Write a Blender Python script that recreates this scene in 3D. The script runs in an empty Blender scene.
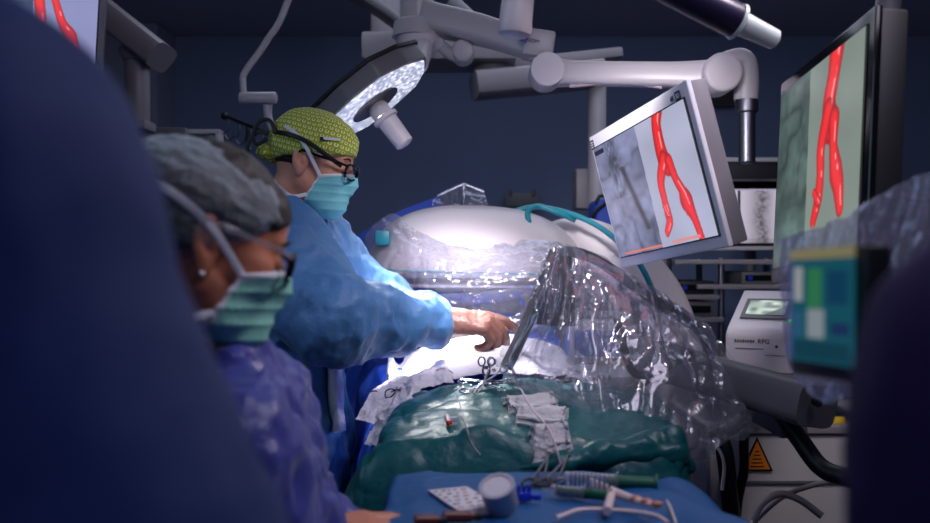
import bpy, bmesh, math, random
import numpy as np
from mathutils import Vector, Matrix, Euler
random.seed(4)
C = bpy.context.scene.collection
SC = bpy.context.scene

# ------------------------------------------------------------------ camera
CAMZ, FPX = 1.45, 900.0
cd = bpy.data.cameras.new('camera'); cam = bpy.data.objects.new('camera', cd); C.objects.link(cam)
cam.location = (0, 0, CAMZ); cam.rotation_euler = (math.pi/2, 0, 0)
cd.sensor_width = 36; cd.lens = 36*FPX/930; cd.clip_start = .02; cd.clip_end = 60
cd.dof.use_dof = True; cd.dof.focus_distance = 2.12; cd.dof.aperture_fstop = 3.2
SC.camera = cam
SC.view_settings.view_transform = 'Standard'; SC.view_settings.look = 'None'
SC.view_settings.gamma = 1; SC.view_settings.exposure = 0.0; SC.view_settings.use_curve_mapping = False
cy = SC.cycles
cy.use_denoising = True; cy.transparent_max_bounces = 24; cy.max_bounces = 7
cy.diffuse_bounces = 4; cy.glossy_bounces = 3; cy.sample_clamp_indirect = 4; cy.caustics_reflective = False; cy.caustics_refractive = False

def at(px, py, Y):
    """point seen at a photo pixel, at distance Y in front of the camera"""
    return Vector(((px-465)/FPX*Y, Y, CAMZ+(261.5-py)/FPX*Y))

# ------------------------------------------------------------------ world, lamps
w = bpy.data.worlds.new('dim_room'); SC.world = w; w.use_nodes = True
w.node_tree.nodes['Background'].inputs[0].default_value = (.42, .48, .70, 1)
w.node_tree.nodes['Background'].inputs[1].default_value = .075

def light(kind, name, loc, target, power, col, size=.2, angle=40, blend=.4, sy=None):
    l = bpy.data.lights.new(name, kind); o = bpy.data.objects.new(name, l); C.objects.link(o)
    l.energy = power; l.color = col; o.location = loc
    o.rotation_euler = (Vector(target)-Vector(loc)).to_track_quat('-Z', 'Y').to_euler()
    if kind == 'SPOT':
        l.shadow_soft_size = size; l.spot_size = math.radians(angle); l.spot_blend = blend
    else:
        l.size = size
        if sy: l.shape = 'RECTANGLE'; l.size_y = sy
    return o
FIELD = Vector((-.02, 2.14, 1.22))
light('SPOT', 'surgical_beam_from_tilted_head', (-.24, 2.52, 1.86), FIELD + Vector((-.03, .0, 0)), 520, (1, .97, .97), .08, 26, .6)
light('SPOT', 'wide_spill_from_tilted_head', (-.24, 2.51, 1.86), FIELD + Vector((.0, .02, 0)), 40, (1, .97, .97), .10, 60, .8)
light('SPOT', 'surgical_beam_from_front_head', (.10, 1.62, 2.02), FIELD + Vector((.0, .06, 0)), 130, (1, .93, .97), .10, 17, .7)
light('SPOT', 'surgical_beam_from_right_head', (.95, 1.45, 2.45), (.05, 1.95, 1.25), 30, (.92, .88, 1), .12, 46, .9)
light('SPOT', 'added_front_spill', (.10, 1.64, 2.0), (-.02, 2.6, 1.35), 20, (1, .95, 1), .12, 75, 1)
light('SPOT', 'front_head_light_on_detector', (.10, 1.64, 2.0), (-.05, 2.66, 1.24), 130, (1, .95, 1), .08, 34, .9)
light('SPOT', 'added_nurse_spot', (.95, 1.45, 2.40), (-.2, 1.1, 1.25), 30, (1, .84, .92), .10, 62, 1)  # pinkish spot added to raise a highlight on the nurse's gown
light('SPOT', 'added_monitor_spot', (.16, 1.60, 1.96), (.56, 2.75, 1.70), 60, (1, .96, .99), .08, 44, 1)  # spot added to brighten the monitor frame, apart from the lamp's own beam
light('SPOT', 'added_analyser_spot', (.95, 1.45, 2.38), (.84, 2.45, 1.15), 34, (1, .95, .95), .08, 44, 1)  # spot added to brighten the analyser and the trolley below it
light('AREA', 'ceiling_panel_glow', (.3, 4.2, 2.90), (.3, 4.6, 0), 30, (.72, .80, 1), 2.6)
light('AREA', 'added_front_fill', (.55, .75, 2.75), (.35, 3.2, 1.3), 15, (.88, .82, 1), 1.0)  # unseen fill added to light monitors and arms from the front, no real panel
light('AREA', 'left_room_glow', (-1.6, .9, 2.3), (-.3, 1.6, 1.4), 4.5, (.5, .72, 1), 1.0)
light('AREA', 'added_violet_fill', (-.1, -.8, 1.9), (.3, .6, 1.3), 1.6, (.50, .46, 1), .6)  # violet fill added behind the camera for the right-hand gown; no screen there

# ------------------------------------------------------------------ materials
def lin(c):
    return tuple(((v/255)/12.92 if v/255 <= .04045 else ((v/255+.055)/1.055)**2.4) for v in c)
def mat(name, c, rough=.5, metal=0, bump=0, bscale=60, sheen=0, var=0, vscale=6, emis=None, estr=0, spec=.5, coat=0, sss=0, lum=None):
    m = bpy.data.materials.new(name); m.use_nodes = True
    nt = m.node_tree; b = nt.nodes['Principled BSDF']
    col = (*lin(c), 1)
    b.inputs['Base Color'].default_value = col; b.inputs['Roughness'].default_value = rough
    b.inputs['Metallic'].default_value = metal; b.inputs['Specular IOR Level'].default_value = spec
    b.inputs['Sheen Weight'].default_value = sheen; b.inputs['Coat Weight'].default_value = coat
    if sss:
        b.inputs['Subsurface Weight'].default_value = sss; b.inputs['Subsurface Radius'].default_value = (.01, .004, .002)
    tc = nt.nodes.new('ShaderNodeTexCoord')
    if var:
        n = nt.nodes.new('ShaderNodeTexNoise'); n.inputs['Scale'].default_value = vscale; n.inputs['Detail'].default_value = 4
        mp = nt.nodes.new('ShaderNodeMapRange'); mp.inputs[3].default_value = 1-var; mp.inputs[4].default_value = 1+var
        hs = nt.nodes.new('ShaderNodeHueSaturation'); hs.inputs['Color'].default_value = col
        nt.links.new(tc.outputs['Object'], n.inputs['Vector']); nt.links.new(n.outputs[0], mp.inputs[0])
        nt.links.new(mp.outputs[0], hs.inputs['Value']); nt.links.new(hs.outputs[0], b.inputs['Base Color'])
    if bump:
        n = nt.nodes.new('ShaderNodeTexNoise'); n.inputs['Scale'].default_value = bscale; n.inputs['Detail'].default_value = 5
        bp = nt.nodes.new('ShaderNodeBump'); bp.inputs['Strength'].default_value = bump; bp.inputs['Distance'].default_value = .01
        nt.links.new(tc.outputs['Object'], n.inputs['Vector']); nt.links.new(n.outputs[0], bp.inputs['Height'])
        nt.links.new(bp.outputs[0], b.inputs['Normal'])
    if emis:
        b.inputs['Emission Color'].default_value = (*lin(emis), 1); b.inputs['Emission Strength'].default_value = estr
    return m
def film(name, tint=(.94, .94, .97), milky=.05, rough=.12, base=.03, fres=.42, bscale=11, bstr=.28, col=(.95, .94, 1)):
    """clear crumpled plastic film"""
    m = bpy.data.materials.new(name); m.use_nodes = True; nt = m.node_tree; nt.nodes.clear()
    N = nt.nodes.new; L = nt.links.new
    out = N('ShaderNodeOutputMaterial'); tr = N('ShaderNodeBsdfTransparent'); gl = N('ShaderNodeBsdfGlossy'); df = N('ShaderNodeBsdfDiffuse'); tl = N('ShaderNodeBsdfTranslucent')
    tr.inputs[0].default_value = (*tint, 1); gl.inputs[0].default_value = (*col, 1); gl.inputs['Roughness'].default_value = rough
    df.inputs[0].default_value = (*col, 1); tl.inputs[0].default_value = (*col, 1)
    tc = N('ShaderNodeTexCoord'); n1 = N('ShaderNodeTexNoise'); n1.inputs['Scale'].default_value = bscale; n1.inputs['Detail'].default_value = 3; n1.inputs['Distortion'].default_value = 1.2
    v = N('ShaderNodeTexVoronoi'); v.feature = 'DISTANCE_TO_EDGE'; v.inputs['Scale'].default_value = bscale*.55
    ad = N('ShaderNodeMath'); ad.operation = 'ADD'
    bp = N('ShaderNodeBump'); bp.inputs['Strength'].default_value = bstr; bp.inputs['Distance'].default_value = .02
    L(tc.outputs['Object'], n1.inputs['Vector']); L(tc.outputs['Object'], v.inputs['Vector'])
    L(n1.outputs[0], ad.inputs[0]); L(v.outputs['Distance'], ad.inputs[1]); L(ad.outputs[0], bp.inputs['Height'])
    L(bp.outputs[0], gl.inputs['Normal'])
    lw = N('ShaderNodeLayerWeight'); lw.inputs['Blend'].default_value = .35; L(bp.outputs[0], lw.inputs['Normal'])
    mm = N('ShaderNodeMath'); mm.operation = 'MULTIPLY_ADD'; mm.inputs[1].default_value = fres; mm.inputs[2].default_value = base
    L(lw.outputs['Facing'], mm.inputs[0])
    dm = N('ShaderNodeMixShader'); L(df.outputs[0], dm.inputs[1]); L(tl.outputs[0], dm.inputs[2])
    m1 = N('ShaderNodeMixShader'); m1.inputs[0].default_value = milky; L(tr.outputs[0], m1.inputs[1]); L(dm.outputs[0], m1.inputs[2])
    m2 = N('ShaderNodeMixShader'); L(mm.outputs[0], m2.inputs[0]); L(m1.outputs[0], m2.inputs[1]); L(gl.outputs[0], m2.inputs[2])
    L(m2.outputs[0], out.inputs[0])
    return m
M = dict(
    wall=mat('painted_wall', (104, 118, 152), .8, bump=.05, bscale=90, var=.06),
    wall2=mat('painted_side_wall', (128, 134, 156), .8, bump=.05, bscale=90, var=.06),
    ceil=mat('ceiling_panel', (176, 176, 190), .85, var=.05),
    ceild=mat('dark_grille', (22, 24, 34), .6),
    floor=mat('vinyl_floor', (60, 66, 82), .35, var=.08),
    trim=mat('baseboard_vinyl', (60, 62, 72), .6),
    white=mat('white_enamel', (186, 180, 184), .38, bump=.02, bscale=40, coat=.1),
    white2=mat('white_plastic_shell', (214, 204, 210), .32),
    greyp=mat('grey_plastic', (98, 97, 103), .45, bump=.03, bscale=120),
    grey2=mat('warm_grey_enamel', (136, 130, 136), .42),
    dark=mat('dark_grey_plastic', (26, 26, 32), .45),
    black=mat('black_rubber', (9, 9, 12), .5),
    steel=mat('polished_steel', (190, 190, 200), .2, 1),
    steel2=mat('brushed_steel', (120, 120, 130), .38, 1),
    purple=mat('dark_violet_tube', (34, 28, 60), .35),
    frost=mat('frosted_handle_cover', (196, 206, 204), .3),
    bezel=mat('white_monitor_bezel', (236, 230, 238), .4),
    bezside=mat('grey_monitor_side', (128, 122, 130), .45),
    blackgl=mat('black_gloss', (6, 7, 9), .12),
    gown=mat('blue_surgical_gown', (76, 128, 184), .5, bump=.5, bscale=30, sheen=.2, var=.05),
    gownn=mat('violet_blue_gown', (50, 60, 142), .34, bump=.45, bscale=24, sheen=.2, var=.05),
    gownl=mat('navy_gown', (20, 52, 112), .75, bump=.2, bscale=14),
    gownr=mat('dark_violet_gown', (46, 24, 84), .8, bump=.2, bscale=14),
    skirt=mat('blue_gown_skirt', (74, 118, 150), .5, bump=.25, bscale=22),
    skin=mat('fair_skin', (214, 150, 126), .45, sss=.15, bump=.05, bscale=160, var=.06, vscale=30),
    skin2=mat('warm_skin', (184, 118, 90), .45, sss=.15, bump=.05, bscale=160, var=.06, vscale=30),
    glove=mat('brown_latex_glove', (124, 84, 76), .4, bump=.35, bscale=70, var=.05),
    mask=mat('pale_turquoise_mask', (126, 204, 208), .7, bump=.1, bscale=200),
    mask2=mat('sea_green_mask', (134, 206, 188), .7, bump=.1, bscale=200),
    maskw=mat('white_mask_edge', (222, 226, 232), .7),
    hair=mat('dark_hair', (24, 18, 18), .55, bump=.6, bscale=60),
    collar=mat('black_collar', (8, 8, 12), .8),
    navy=mat('navy_trousers', (16, 22, 46), .8),
    green=mat('green_drape', (9, 84, 88), .34, bump=.35, bscale=34, var=.08),
    blued=mat('royal_blue_drape', (52, 98, 226), .5, bump=.3, bscale=20),
    blue2=mat('cyan_blue_table_drape', (8, 78, 134), .5, bump=.3, bscale=18),
    blue3=mat('deep_blue_screen_drape', (44, 82, 190), .6, bump=.3, bscale=14),
    towel=mat('white_surgical_towel', (220, 214, 226), .9, bump=.7, bscale=45),
    gauze=mat('white_gauze', (190, 188, 192), .95, bump=.5, bscale=140),
    teal=mat('teal_hose', (40, 140, 158), .4),
    pen=mat('black_pen_ink', (20, 18, 30), .7),
    orange=mat('orange_sticker', (236, 130, 20), .5),
    yellow=mat('yellow_plastic', (226, 190, 30), .5),
    red=mat('red_plastic', (200, 30, 26), .5),
    bluebox=mat('blue_pump_panel', (20, 60, 150), .4),
    syrg=mat('green_syringe_plunger', (8, 88, 62), .35),
    clip=mat('blue_clip_plastic', (20, 50, 190), .3),
    paper=mat('paper', (206, 206, 214), .9),
    ink=mat('red_ink', (150, 26, 46), .8),
    brown=mat('brown_glass', (96, 46, 40), .2),
    bone=mat('pale_catheter_plastic', (216, 196, 196), .35),
    thread=mat('pink_catheter', (206, 180, 190), .4),
    cupw=mat('white_cup_plastic', (170, 172, 186), .35),
    logob=mat('blue_logo', (20, 30, 150), .5),
    gled=mat('green_indicator', (30, 255, 70), .5, emis=(40, 255, 80), estr=1.5),
    wled=mat('white_indicator', (255, 255, 255), .5, emis=(240, 240, 255), estr=1.6),
    pearl=mat('pearl', (236, 230, 226), .15),
    film=film('clear_plastic_film', milky=.07), filmw=film('clear_plastic_film_white', milky=.13, base=.04, fres=.4, bscale=22, bstr=.5),
    filmd=film('clear_plastic_film_heavy', milky=.09, base=.035, fres=.42, rough=.09, bscale=14, bstr=.2),
    filmt=film('touchscreen_film', milky=.20, base=.05, fres=.35, rough=.2, bscale=16, tint=(.8, .8, .88), col=(.7, .7, .85)),
    lens=film('spectacle_lens', milky=.01, base=.05, fres=.3, bstr=0, rough=.03),
    syringe=film('syringe_barrel', milky=.22, base=.1, fres=.4, bstr=0, rough=.1),
)
# bouffant cap: thin bluish non-woven that lets the hair show through
def bouffant_mat():
    m = bpy.data.materials.new('bouffant_nonwoven'); m.use_nodes = True; nt = m.node_tree; nt.nodes.clear()
    N = nt.nodes.new; L = nt.links.new
    out = N('ShaderNodeOutputMaterial'); tr = N('ShaderNodeBsdfTransparent'); df = N('ShaderNodeBsdfPrincipled')
    df.inputs['Base Color'].default_value = (*lin((150, 168, 178)), 1); df.inputs['Roughness'].default_value = .75
    tc = N('ShaderNodeTexCoord'); n = N('ShaderNodeTexNoise'); n.inputs['Scale'].default_value = 420; n.inputs['Detail'].default_value = 2
    n2 = N('ShaderNodeTexNoise'); n2.inputs['Scale'].default_value = 22
    lw = N('ShaderNodeLayerWeight'); lw.inputs['Blend'].default_value = .3
    mr = N('ShaderNodeMapRange'); mr.inputs[1].default_value = .3; mr.inputs[2].default_value = .7; mr.inputs[3].default_value = .06; mr.inputs[4].default_value = .34
    ad = N('ShaderNodeMath'); ad.operation = 'MULTIPLY_ADD'; ad.inputs[1].default_value = .75; ad.use_clamp = True
    bp = N('ShaderNodeBump'); bp.inputs['Strength'].default_value = .4; bp.inputs['Distance'].default_value = .01
    L(tc.outputs['Object'], n.inputs['Vector']); L(tc.outputs['Object'], n2.inputs['Vector']); L(n2.outputs[0], bp.inputs['Height']); L(bp.outputs[0], df.inputs['Normal'])
    L(n.outputs[0], mr.inputs[0]); L(lw.outputs['Facing'], ad.inputs[0]); L(mr.outputs[0], ad.inputs[2])
    mx = N('ShaderNodeMixShader'); L(ad.outputs[0], mx.inputs[0]); L(tr.outputs[0], mx.inputs[1]); L(df.outputs[0], mx.inputs[2]); L(mx.outputs[0], out.inputs[0])
    return m
M['bouffant'] = bouffant_mat()
# patterned cap, by UV: yellow green with small white open squares
def pattern_mat():
    m = mat('patterned_cap_cloth', (178, 190, 20), .8, bump=.1, bscale=120); nt = m.node_tree; N = nt.nodes.new; L = nt.links.new
    b = nt.nodes['Principled BSDF']
    uv = N('ShaderNodeUVMap'); sep = N('ShaderNodeSeparateXYZ'); L(uv.outputs[0], sep.inputs[0])
    def mth(op, a, bb=None):
        x = N('ShaderNodeMath'); x.operation = op
        for i, q in enumerate((a, bb)):
            if q is None: continue
            if isinstance(q, (int, float)): x.inputs[i].default_value = q
            else: L(q, x.inputs[i])
        return x.outputs[0]
    row = mth('FLOOR', sep.outputs[1]); off = mth('MULTIPLY', mth('MODULO', row, 2), .5)
    u = mth('SUBTRACT', mth('FRACT', mth('ADD', sep.outputs[0], off)), .5); v = mth('SUBTRACT', mth('FRACT', sep.outputs[1]), .5)
    d = mth('POWER', mth('ADD', mth('POWER', mth('ABSOLUTE', u), 3), mth('POWER', mth('ABSOLUTE', v), 3)), 1/3)
    ring = mth('MULTIPLY', mth('GREATER_THAN', d, .17), mth('LESS_THAN', d, .32))
    cut = mth('SUBTRACT', 1, mth('MULTIPLY', mth('GREATER_THAN', v, .12), mth('LESS_THAN', mth('ABSOLUTE', u), .12)))
    fac = mth('MULTIPLY', ring, cut)
    mx = N('ShaderNodeMix'); mx.data_type = 'RGBA'; mx.inputs[6].default_value = (*lin((164, 176, 8)), 1); mx.inputs[7].default_value = (*lin((236, 240, 200)), 1)
    L(fac, mx.inputs[0]); L(mx.outputs[2], b.inputs['Base Color'])
    return m
M['cap'] = pattern_mat()
def led_mat():
    m = mat('led_lens_face', (230, 230, 240), .3); nt = m.node_tree; N = nt.nodes.new; L = nt.links.new; b = nt.nodes['Principled BSDF']
    tc = N('ShaderNodeTexCoord'); v = N('ShaderNodeTexVoronoi'); v.inputs['Scale'].default_value = 70
    cr = N('ShaderNodeValToRGB'); cr.color_ramp.elements[0].position = .0; cr.color_ramp.elements[0].color = (1, 1, 1, 1)
    e = cr.color_ramp.elements[1]; e.position = .6; e.color = (.16, .18, .26, 1)
    L(tc.outputs['Object'], v.inputs['Vector']); L(v.outputs['Distance'], cr.inputs[0]); L(cr.outputs[0], b.inputs['Emission Color'])
    b.inputs['Emission Strength'].default_value = 1.5
    return m
M['led'] = led_mat()
def screen_mat(strength=1.0, name='lit_screen'):
    m = bpy.data.materials.new(name); m.use_nodes = True; nt = m.node_tree; b = nt.nodes['Principled BSDF']
    a = nt.nodes.new('ShaderNodeAttribute'); a.attribute_name = 'picture'
    b.inputs['Base Color'].default_value = (.01, .01, .01, 1); b.inputs['Roughness'].default_value = .25
    nt.links.new(a.outputs['Color'], b.inputs['Emission Color']); b.inputs['Emission Strength'].default_value = strength
    return m
M['screen'] = screen_mat()

# ------------------------------------------------------------------ objects
def tag(o, label, cat, group=None, kind=None):
    if label: o['label'] = label
    if cat: o['category'] = cat
    if group: o['group'] = group
    if kind: o['kind'] = kind
    return o
ORG = {}
def thing(name, loc, label, cat, group=None):
    o = bpy.data.objects.new(name, None); C.objects.link(o); o.empty_display_size = .05
    o.location = loc; ORG[o.name] = Vector(loc); return tag(o, label, cat, group)
def root_org(p):
    while p.parent: p = p.parent
    return ORG.get(p.name, Vector((0, 0, 0)))
def link(name, me, material, parent=None, smooth=True, angle=35):
    o = bpy.data.objects.new(name, me); C.objects.link(o)
    if isinstance(material, (list, tuple)):
        for m in material: me.materials.append(m)
    else: me.materials.append(material)
    if smooth:
        me.shade_smooth()
        if angle: me.set_sharp_from_angle(angle=math.radians(angle))
    if parent:
        me.transform(Matrix.Translation(-root_org(parent))); o.parent = parent
    else:
        co = np.empty(len(me.vertices)*3, np.float32); me.vertices.foreach_get('co', co); co = co.reshape(-1, 3)
        lo, hi = co.min(0), co.max(0); L = Vector((float(lo[0]+hi[0])/2, float(lo[1]+hi[1])/2, float(lo[2])))
        me.transform(Matrix.Translation(-L)); o.location = L; ORG[o.name] = L
    return o
def frame_z(d, up=None):
    d = Vector(d).normalized(); a = Vector(up) if up else (Vector((0, 0, 1)) if abs(d.z) < .95 else Vector((1, 0, 0)))
    x = a.cross(d).normalized(); y = d.cross(x)
    return Matrix((x, y, d)).transposed()
def spline(pts, n):
    P = [Vector(p) for p in pts]; out = []
    if len(P) == 2: return [P[0].lerp(P[1], i/n) for i in range(n+1)]
    Q = [2*P[0]-P[1]] + P + [2*P[-1]-P[-2]]
    segs = len(P)-1
    for k in range(n+1):
        t = k/n*segs; i = min(int(t), segs-1); t -= i
        a, b, c, d = Q[i:i+4]
        out.append(.5*((2*b)+(c-a)*t+(2*a-5*b+4*c-d)*t*t+(3*b-a-3*c+d)*t**3))
    return out
class B:
    def __init__(s, mtx=None): s.bm = bmesh.new(); s.M = mtx or Matrix(); s.mi = 0
    def _fin(s, vs, m=None, bev=0, seg=2):
        if bev:
            es = list({e for v in vs for e in v.link_edges})
            r = bmesh.ops.bevel(s.bm, geom=es, offset=bev, segments=seg, affect='EDGES', profile=.6)
            vs = list({v for f in r['faces'] for v in f.verts} | {v for v in vs if v.is_valid})
        mm = s.M @ (m or Matrix())
        for v in vs: v.co = mm @ v.co
        if s.mi:
            for f in {f for v in vs for f in v.link_faces}: f.material_index = s.mi
        return s
    def box(s, c, size, rot=None, bev=0, seg=2, taper=None):
        r = bmesh.ops.create_cube(s.bm, size=1); vs = r['verts']
        for v in vs:
            v.co = Vector((v.co.x*size[0], v.co.y*size[1], v.co.z*size[2]))
            if taper and v.co.z > 0: v.co.x *= taper[0]; v.co.y *= taper[1]
        m = Matrix.Translation(Vector(c)) @ ((rot if isinstance(rot, Matrix) else Euler(rot).to_matrix()).to_4x4() if rot else Matrix())
        return s._fin(vs, m, bev, seg)
    def cyl(s, a, b, r, r2=None, n=24, bev=0, caps=True, sq=None):
        a, b = Vector(a), Vector(b); d = b-a; r2 = r if r2 is None else r2
        q = bmesh.ops.create_cone(s.bm, cap_ends=caps, segments=n, radius1=r, radius2=r2, depth=d.length); vs = q['verts']
        m = Matrix.Translation((a+b)/2) @ frame_z(d).to_4x4()
        if sq: m = m @ Matrix.Diagonal((sq[0], sq[1], 1, 1))
        if bev:
            es = [e for e in {e for v in vs for e in v.link_edges} if len(e.link_faces) == 2 and any(len(f.verts) > 4 for f in e.link_faces)]
            rr = bmesh.ops.bevel(s.bm, geom=es, offset=bev, segments=3, affect='EDGES', profile=.5)
            vs = list({v for f in rr['faces'] for v in f.verts} | {v for v in vs if v.is_valid})
        return s._fin(vs, m)
    def sph(s, c, r, sc=(1, 1, 1), rot=None, n=20):
        q = bmesh.ops.create_uvsphere(s.bm, u_segments=n, v_segments=max(6, n//2), radius=r)
        m = Matrix.Translation(Vector(c)) @ (Euler(rot).to_matrix().to_4x4() if rot else Matrix()) @ Matrix.Diagonal((*sc, 1))
        return s._fin(q['verts'], m)
    def lathe(s, a, d, prof, n=32, up=None):
        """prof: list of (distance along d, radius)"""
        F = frame_z(d, up); a = Vector(a); rings = []
        for z, r in prof:
            rings.append([s.bm.verts.new(s.M @ (a + F @ Vector((max(r, 1e-4)*math.cos(t*2*math.pi/n), max(r, 1e-4)*math.sin(t*2*math.pi/n), z)))) for t in range(n)])
        for A, Q in zip(rings, rings[1:]):
            for i in range(n): s.bm.faces.new((A[i], A[(i+1) % n], Q[(i+1) % n], Q[i])).material_index = s.mi
        s.bm.faces.new(rings[0][::-1]).material_index = s.mi; s.bm.faces.new(rings[-1]).material_index = s.mi
        return s
    def tube(s, pts, r, n=10, steps=None, up=None, flat=None, raw=False):
        """swept tube; r number or list; flat=(half width, half thickness) for a rounded-rectangular section"""
        P = [Vector(p) for p in pts] if raw else spline(pts, steps or max(2, (len(pts)-1)*8))
        m = len(P); rr = [r]*m if not isinstance(r, (list, tuple)) else [np.interp(i/(m-1)*(len(r)-1), range(len(r)), r) for i in range(m)]
        prev = Vector(up) if up else Vector((0, 0, 1)); rings = []
        for i in range(m):
            t = (P[min(i+1, m-1)]-P[max(i-1, 0)])
            if t.length < 1e-9: t = Vector((0, 0, 1))
            t.normalize(); x = prev.cross(t)
            if x.length < 1e-4: x = Vector((1, 0, 0)).cross(t)
            x.normalize(); y = t.cross(x)
            if not up: prev = y
            ring = []
            for k in range(n):
                a = 2*math.pi*(k+.5)/n; c_, s_ = math.cos(a), math.sin(a)
                if flat:
                    e = .45; cx = math.copysign(abs(c_)**e, c_)*flat[0]*rr[i]; sy = math.copysign(abs(s_)**e, s_)*flat[1]*rr[i]
                else: cx, sy = c_*rr[i], s_*rr[i]
                ring.append(s.bm.verts.new(s.M @ (P[i]+x*cx+y*sy)))
            rings.append(ring)
        for A, Q in zip(rings, rings[1:]):
            for i in range(n): s.bm.faces.new((A[i], A[(i+1) % n], Q[(i+1) % n], Q[i])).material_index = s.mi
        s.bm.faces.new(rings[0][::-1]).material_index = s.mi; s.bm.faces.new(rings[-1]).material_index = s.mi
        return s
    def prism(s, pts, z0, z1, bev=0):
        A = [s.bm.verts.new(Vector((x, y, z0))) for x, y in pts]; Q = [s.bm.verts.new(Vector((x, y, z1))) for x, y in pts]
        n = len(pts); s.bm.faces.new(A[::-1]); s.bm.faces.new(Q)
        for i in range(n): s.bm.faces.new((A[i], A[(i+1) % n], Q[(i+1) % n], Q[i]))
        return s._fin(A+Q, None, bev)
    def ring(s, pts, r, n=8, flat=None, up=None):
        P = [Vector(p) for p in pts]; P = P+[P[0], P[1]]
        return s.tube(P, r, n, raw=True, flat=flat, up=up)
    def mesh(s, name='m'):
        bmesh.ops.recalc_face_normals(s.bm, faces=s.bm.faces[:])
        me = bpy.data.meshes.new(name); s.bm.to_mesh(me); s.bm.free(); return me
    def build(s, name, material, parent=None, smooth=True, angle=35):
        return link(name, s.mesh(name), material, parent, smooth, angle)
def part_label(o, t): o['label'] = t; return o

# ------------------------------------------------------------------ noise and signed-distance modelling
_rng = np.random.RandomState(7); _T = _rng.rand(32, 32, 32).astype(np.float32)
def vn(p, seed=0):
    p = p + seed*7.31; i = np.floor(p).astype(np.int32); f = p-i; f = f*f*(3-2*f); i &= 31; j = (i+1) & 31
    x0, y0, z0 = i.T; x1, y1, z1 = j.T; fx, fy, fz = f.T
    a = _T[x0, y0, z0]*(1-fx)+_T[x1, y0, z0]*fx; b = _T[x0, y1, z0]*(1-fx)+_T[x1, y1, z0]*fx
    c = _T[x0, y0, z1]*(1-fx)+_T[x1, y0, z1]*fx; d = _T[x0, y1, z1]*(1-fx)+_T[x1, y1, z1]*fx
    return (a*(1-fy)+b*fy)*(1-fz)+(c*(1-fy)+d*fy)*fz
def folds(p, amp, scale, stretch=(1, 1, 1), seed=0, sharp=2.0):
    """crumple: ridged, warped noise"""
    q = p*np.array(stretch)*scale
    wv = np.stack([vn(q*.6, seed+1), vn(q*.6, seed+2), vn(q*.6, seed+3)], 1)*1.6
    r1 = 1-np.abs(2*vn(q+wv, seed+4)-1); r2 = 1-np.abs(2*vn(q*2.3+wv, seed+5)-1); r3 = 1-np.abs(2*vn(q*5.1+wv, seed+6)-1)
    return amp*((r1**sharp-.4)+.42*(r2**sharp-.4)+.16*(r3**sharp-.4))
def surfnet(F, lo, h):
    nx, ny, nz = F.shape; s = F < 0
    cnt = np.zeros((nx-1, ny-1, nz-1), np.int8)
    for a in (0, 1):
        for b in (0, 1):
            for c in (0, 1): cnt += s[a:nx-1+a, b:ny-1+b, c:nz-1+c]
    cells = np.argwhere((cnt > 0) & (cnt < 8)); ids = -np.ones(cnt.shape, np.int32); ids[tuple(cells.T)] = np.arange(len(cells))
    acc = np.zeros((len(cells), 3)); num = np.zeros(len(cells))
    for ax in range(3):
        o = [q for q in range(3) if q != ax]
        for a in (0, 1):
            for b in (0, 1):
                off = np.zeros(3, int); off[o[0]] = a; off[o[1]] = b; e = off.copy(); e[ax] = 1
                f0 = F[tuple((cells+off).T)]; f1 = F[tuple((cells+e).T)]; m = (f0 < 0) != (f1 < 0)
                t = np.where(m, f0/np.where(m, f0-f1, 1), 0); P = np.repeat(off[None].astype(float), len(cells), 0); P[:, ax] = t
                acc[m] += P[m]; num += m
    V = (cells+acc/num[:, None])*h+np.array(lo)
    Q = []
    for ax in range(3):
        o = [q for q in range(3) if q != ax]
        sl0 = [slice(None)]*3; sl1 = [slice(None)]*3; sl0[ax] = slice(0, -1); sl1[ax] = slice(1, None)
        for k in o: sl0[k] = slice(1, -1); sl1[k] = slice(1, -1)
        A = s[tuple(sl0)]; D = s[tuple(sl1)]; idx = np.argwhere(A != D); flip = A[tuple(idx.T)]
        idx[:, o[0]] += 1; idx[:, o[1]] += 1
        def g(a, b):
            c = idx.copy(); c[:, o[0]] += a; c[:, o[1]] += b; return ids[tuple(c.T)]
        q = np.stack([g(-1, -1), g(0, -1), g(0, 0), g(-1, 0)], 1)
        if ax == 1: flip = ~flip
        q[~flip] = q[~flip][:, ::-1]; Q.append(q)
    return V, np.concatenate(Q)
def sdf(f, lo, hi, h):
    lo = np.array(lo, float)-2*h; hi = np.array(hi, float)+2*h; n = np.ceil((hi-lo)/h).astype(int)+1
    F = np.empty(n, np.float32)
    ys = lo[1]+np.arange(n[1])*h; zs = lo[2]+np.arange(n[2])*h; step = max(1, int(400000/(n[1]*n[2])))
    for i in range(0, n[0], step):
        xs = lo[0]+np.arange(i, min(i+step, n[0]))*h
        g = np.stack(np.meshgrid(xs, ys, zs, indexing='ij'), -1).reshape(-1, 3).astype(np.float32)
        F[i:i+len(xs)] = f(g).reshape(len(xs), n[1], n[2])
    F[0] = F[-1] = 1; F[:, 0] = F[:, -1] = 1; F[:, :, 0] = F[:, :, -1] = 1
    return surfnet(F, lo, h)
def vnormals(V, Q):
    n = np.cross(V[Q[:, 2]]-V[Q[:, 0]], V[Q[:, 3]]-V[Q[:, 1]]); N = np.zeros_like(V)
    for k in range(4): np.add.at(N, Q[:, k], n)
    return N/(np.linalg.norm(N, axis=1, keepdims=True)+1e-12)
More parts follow.
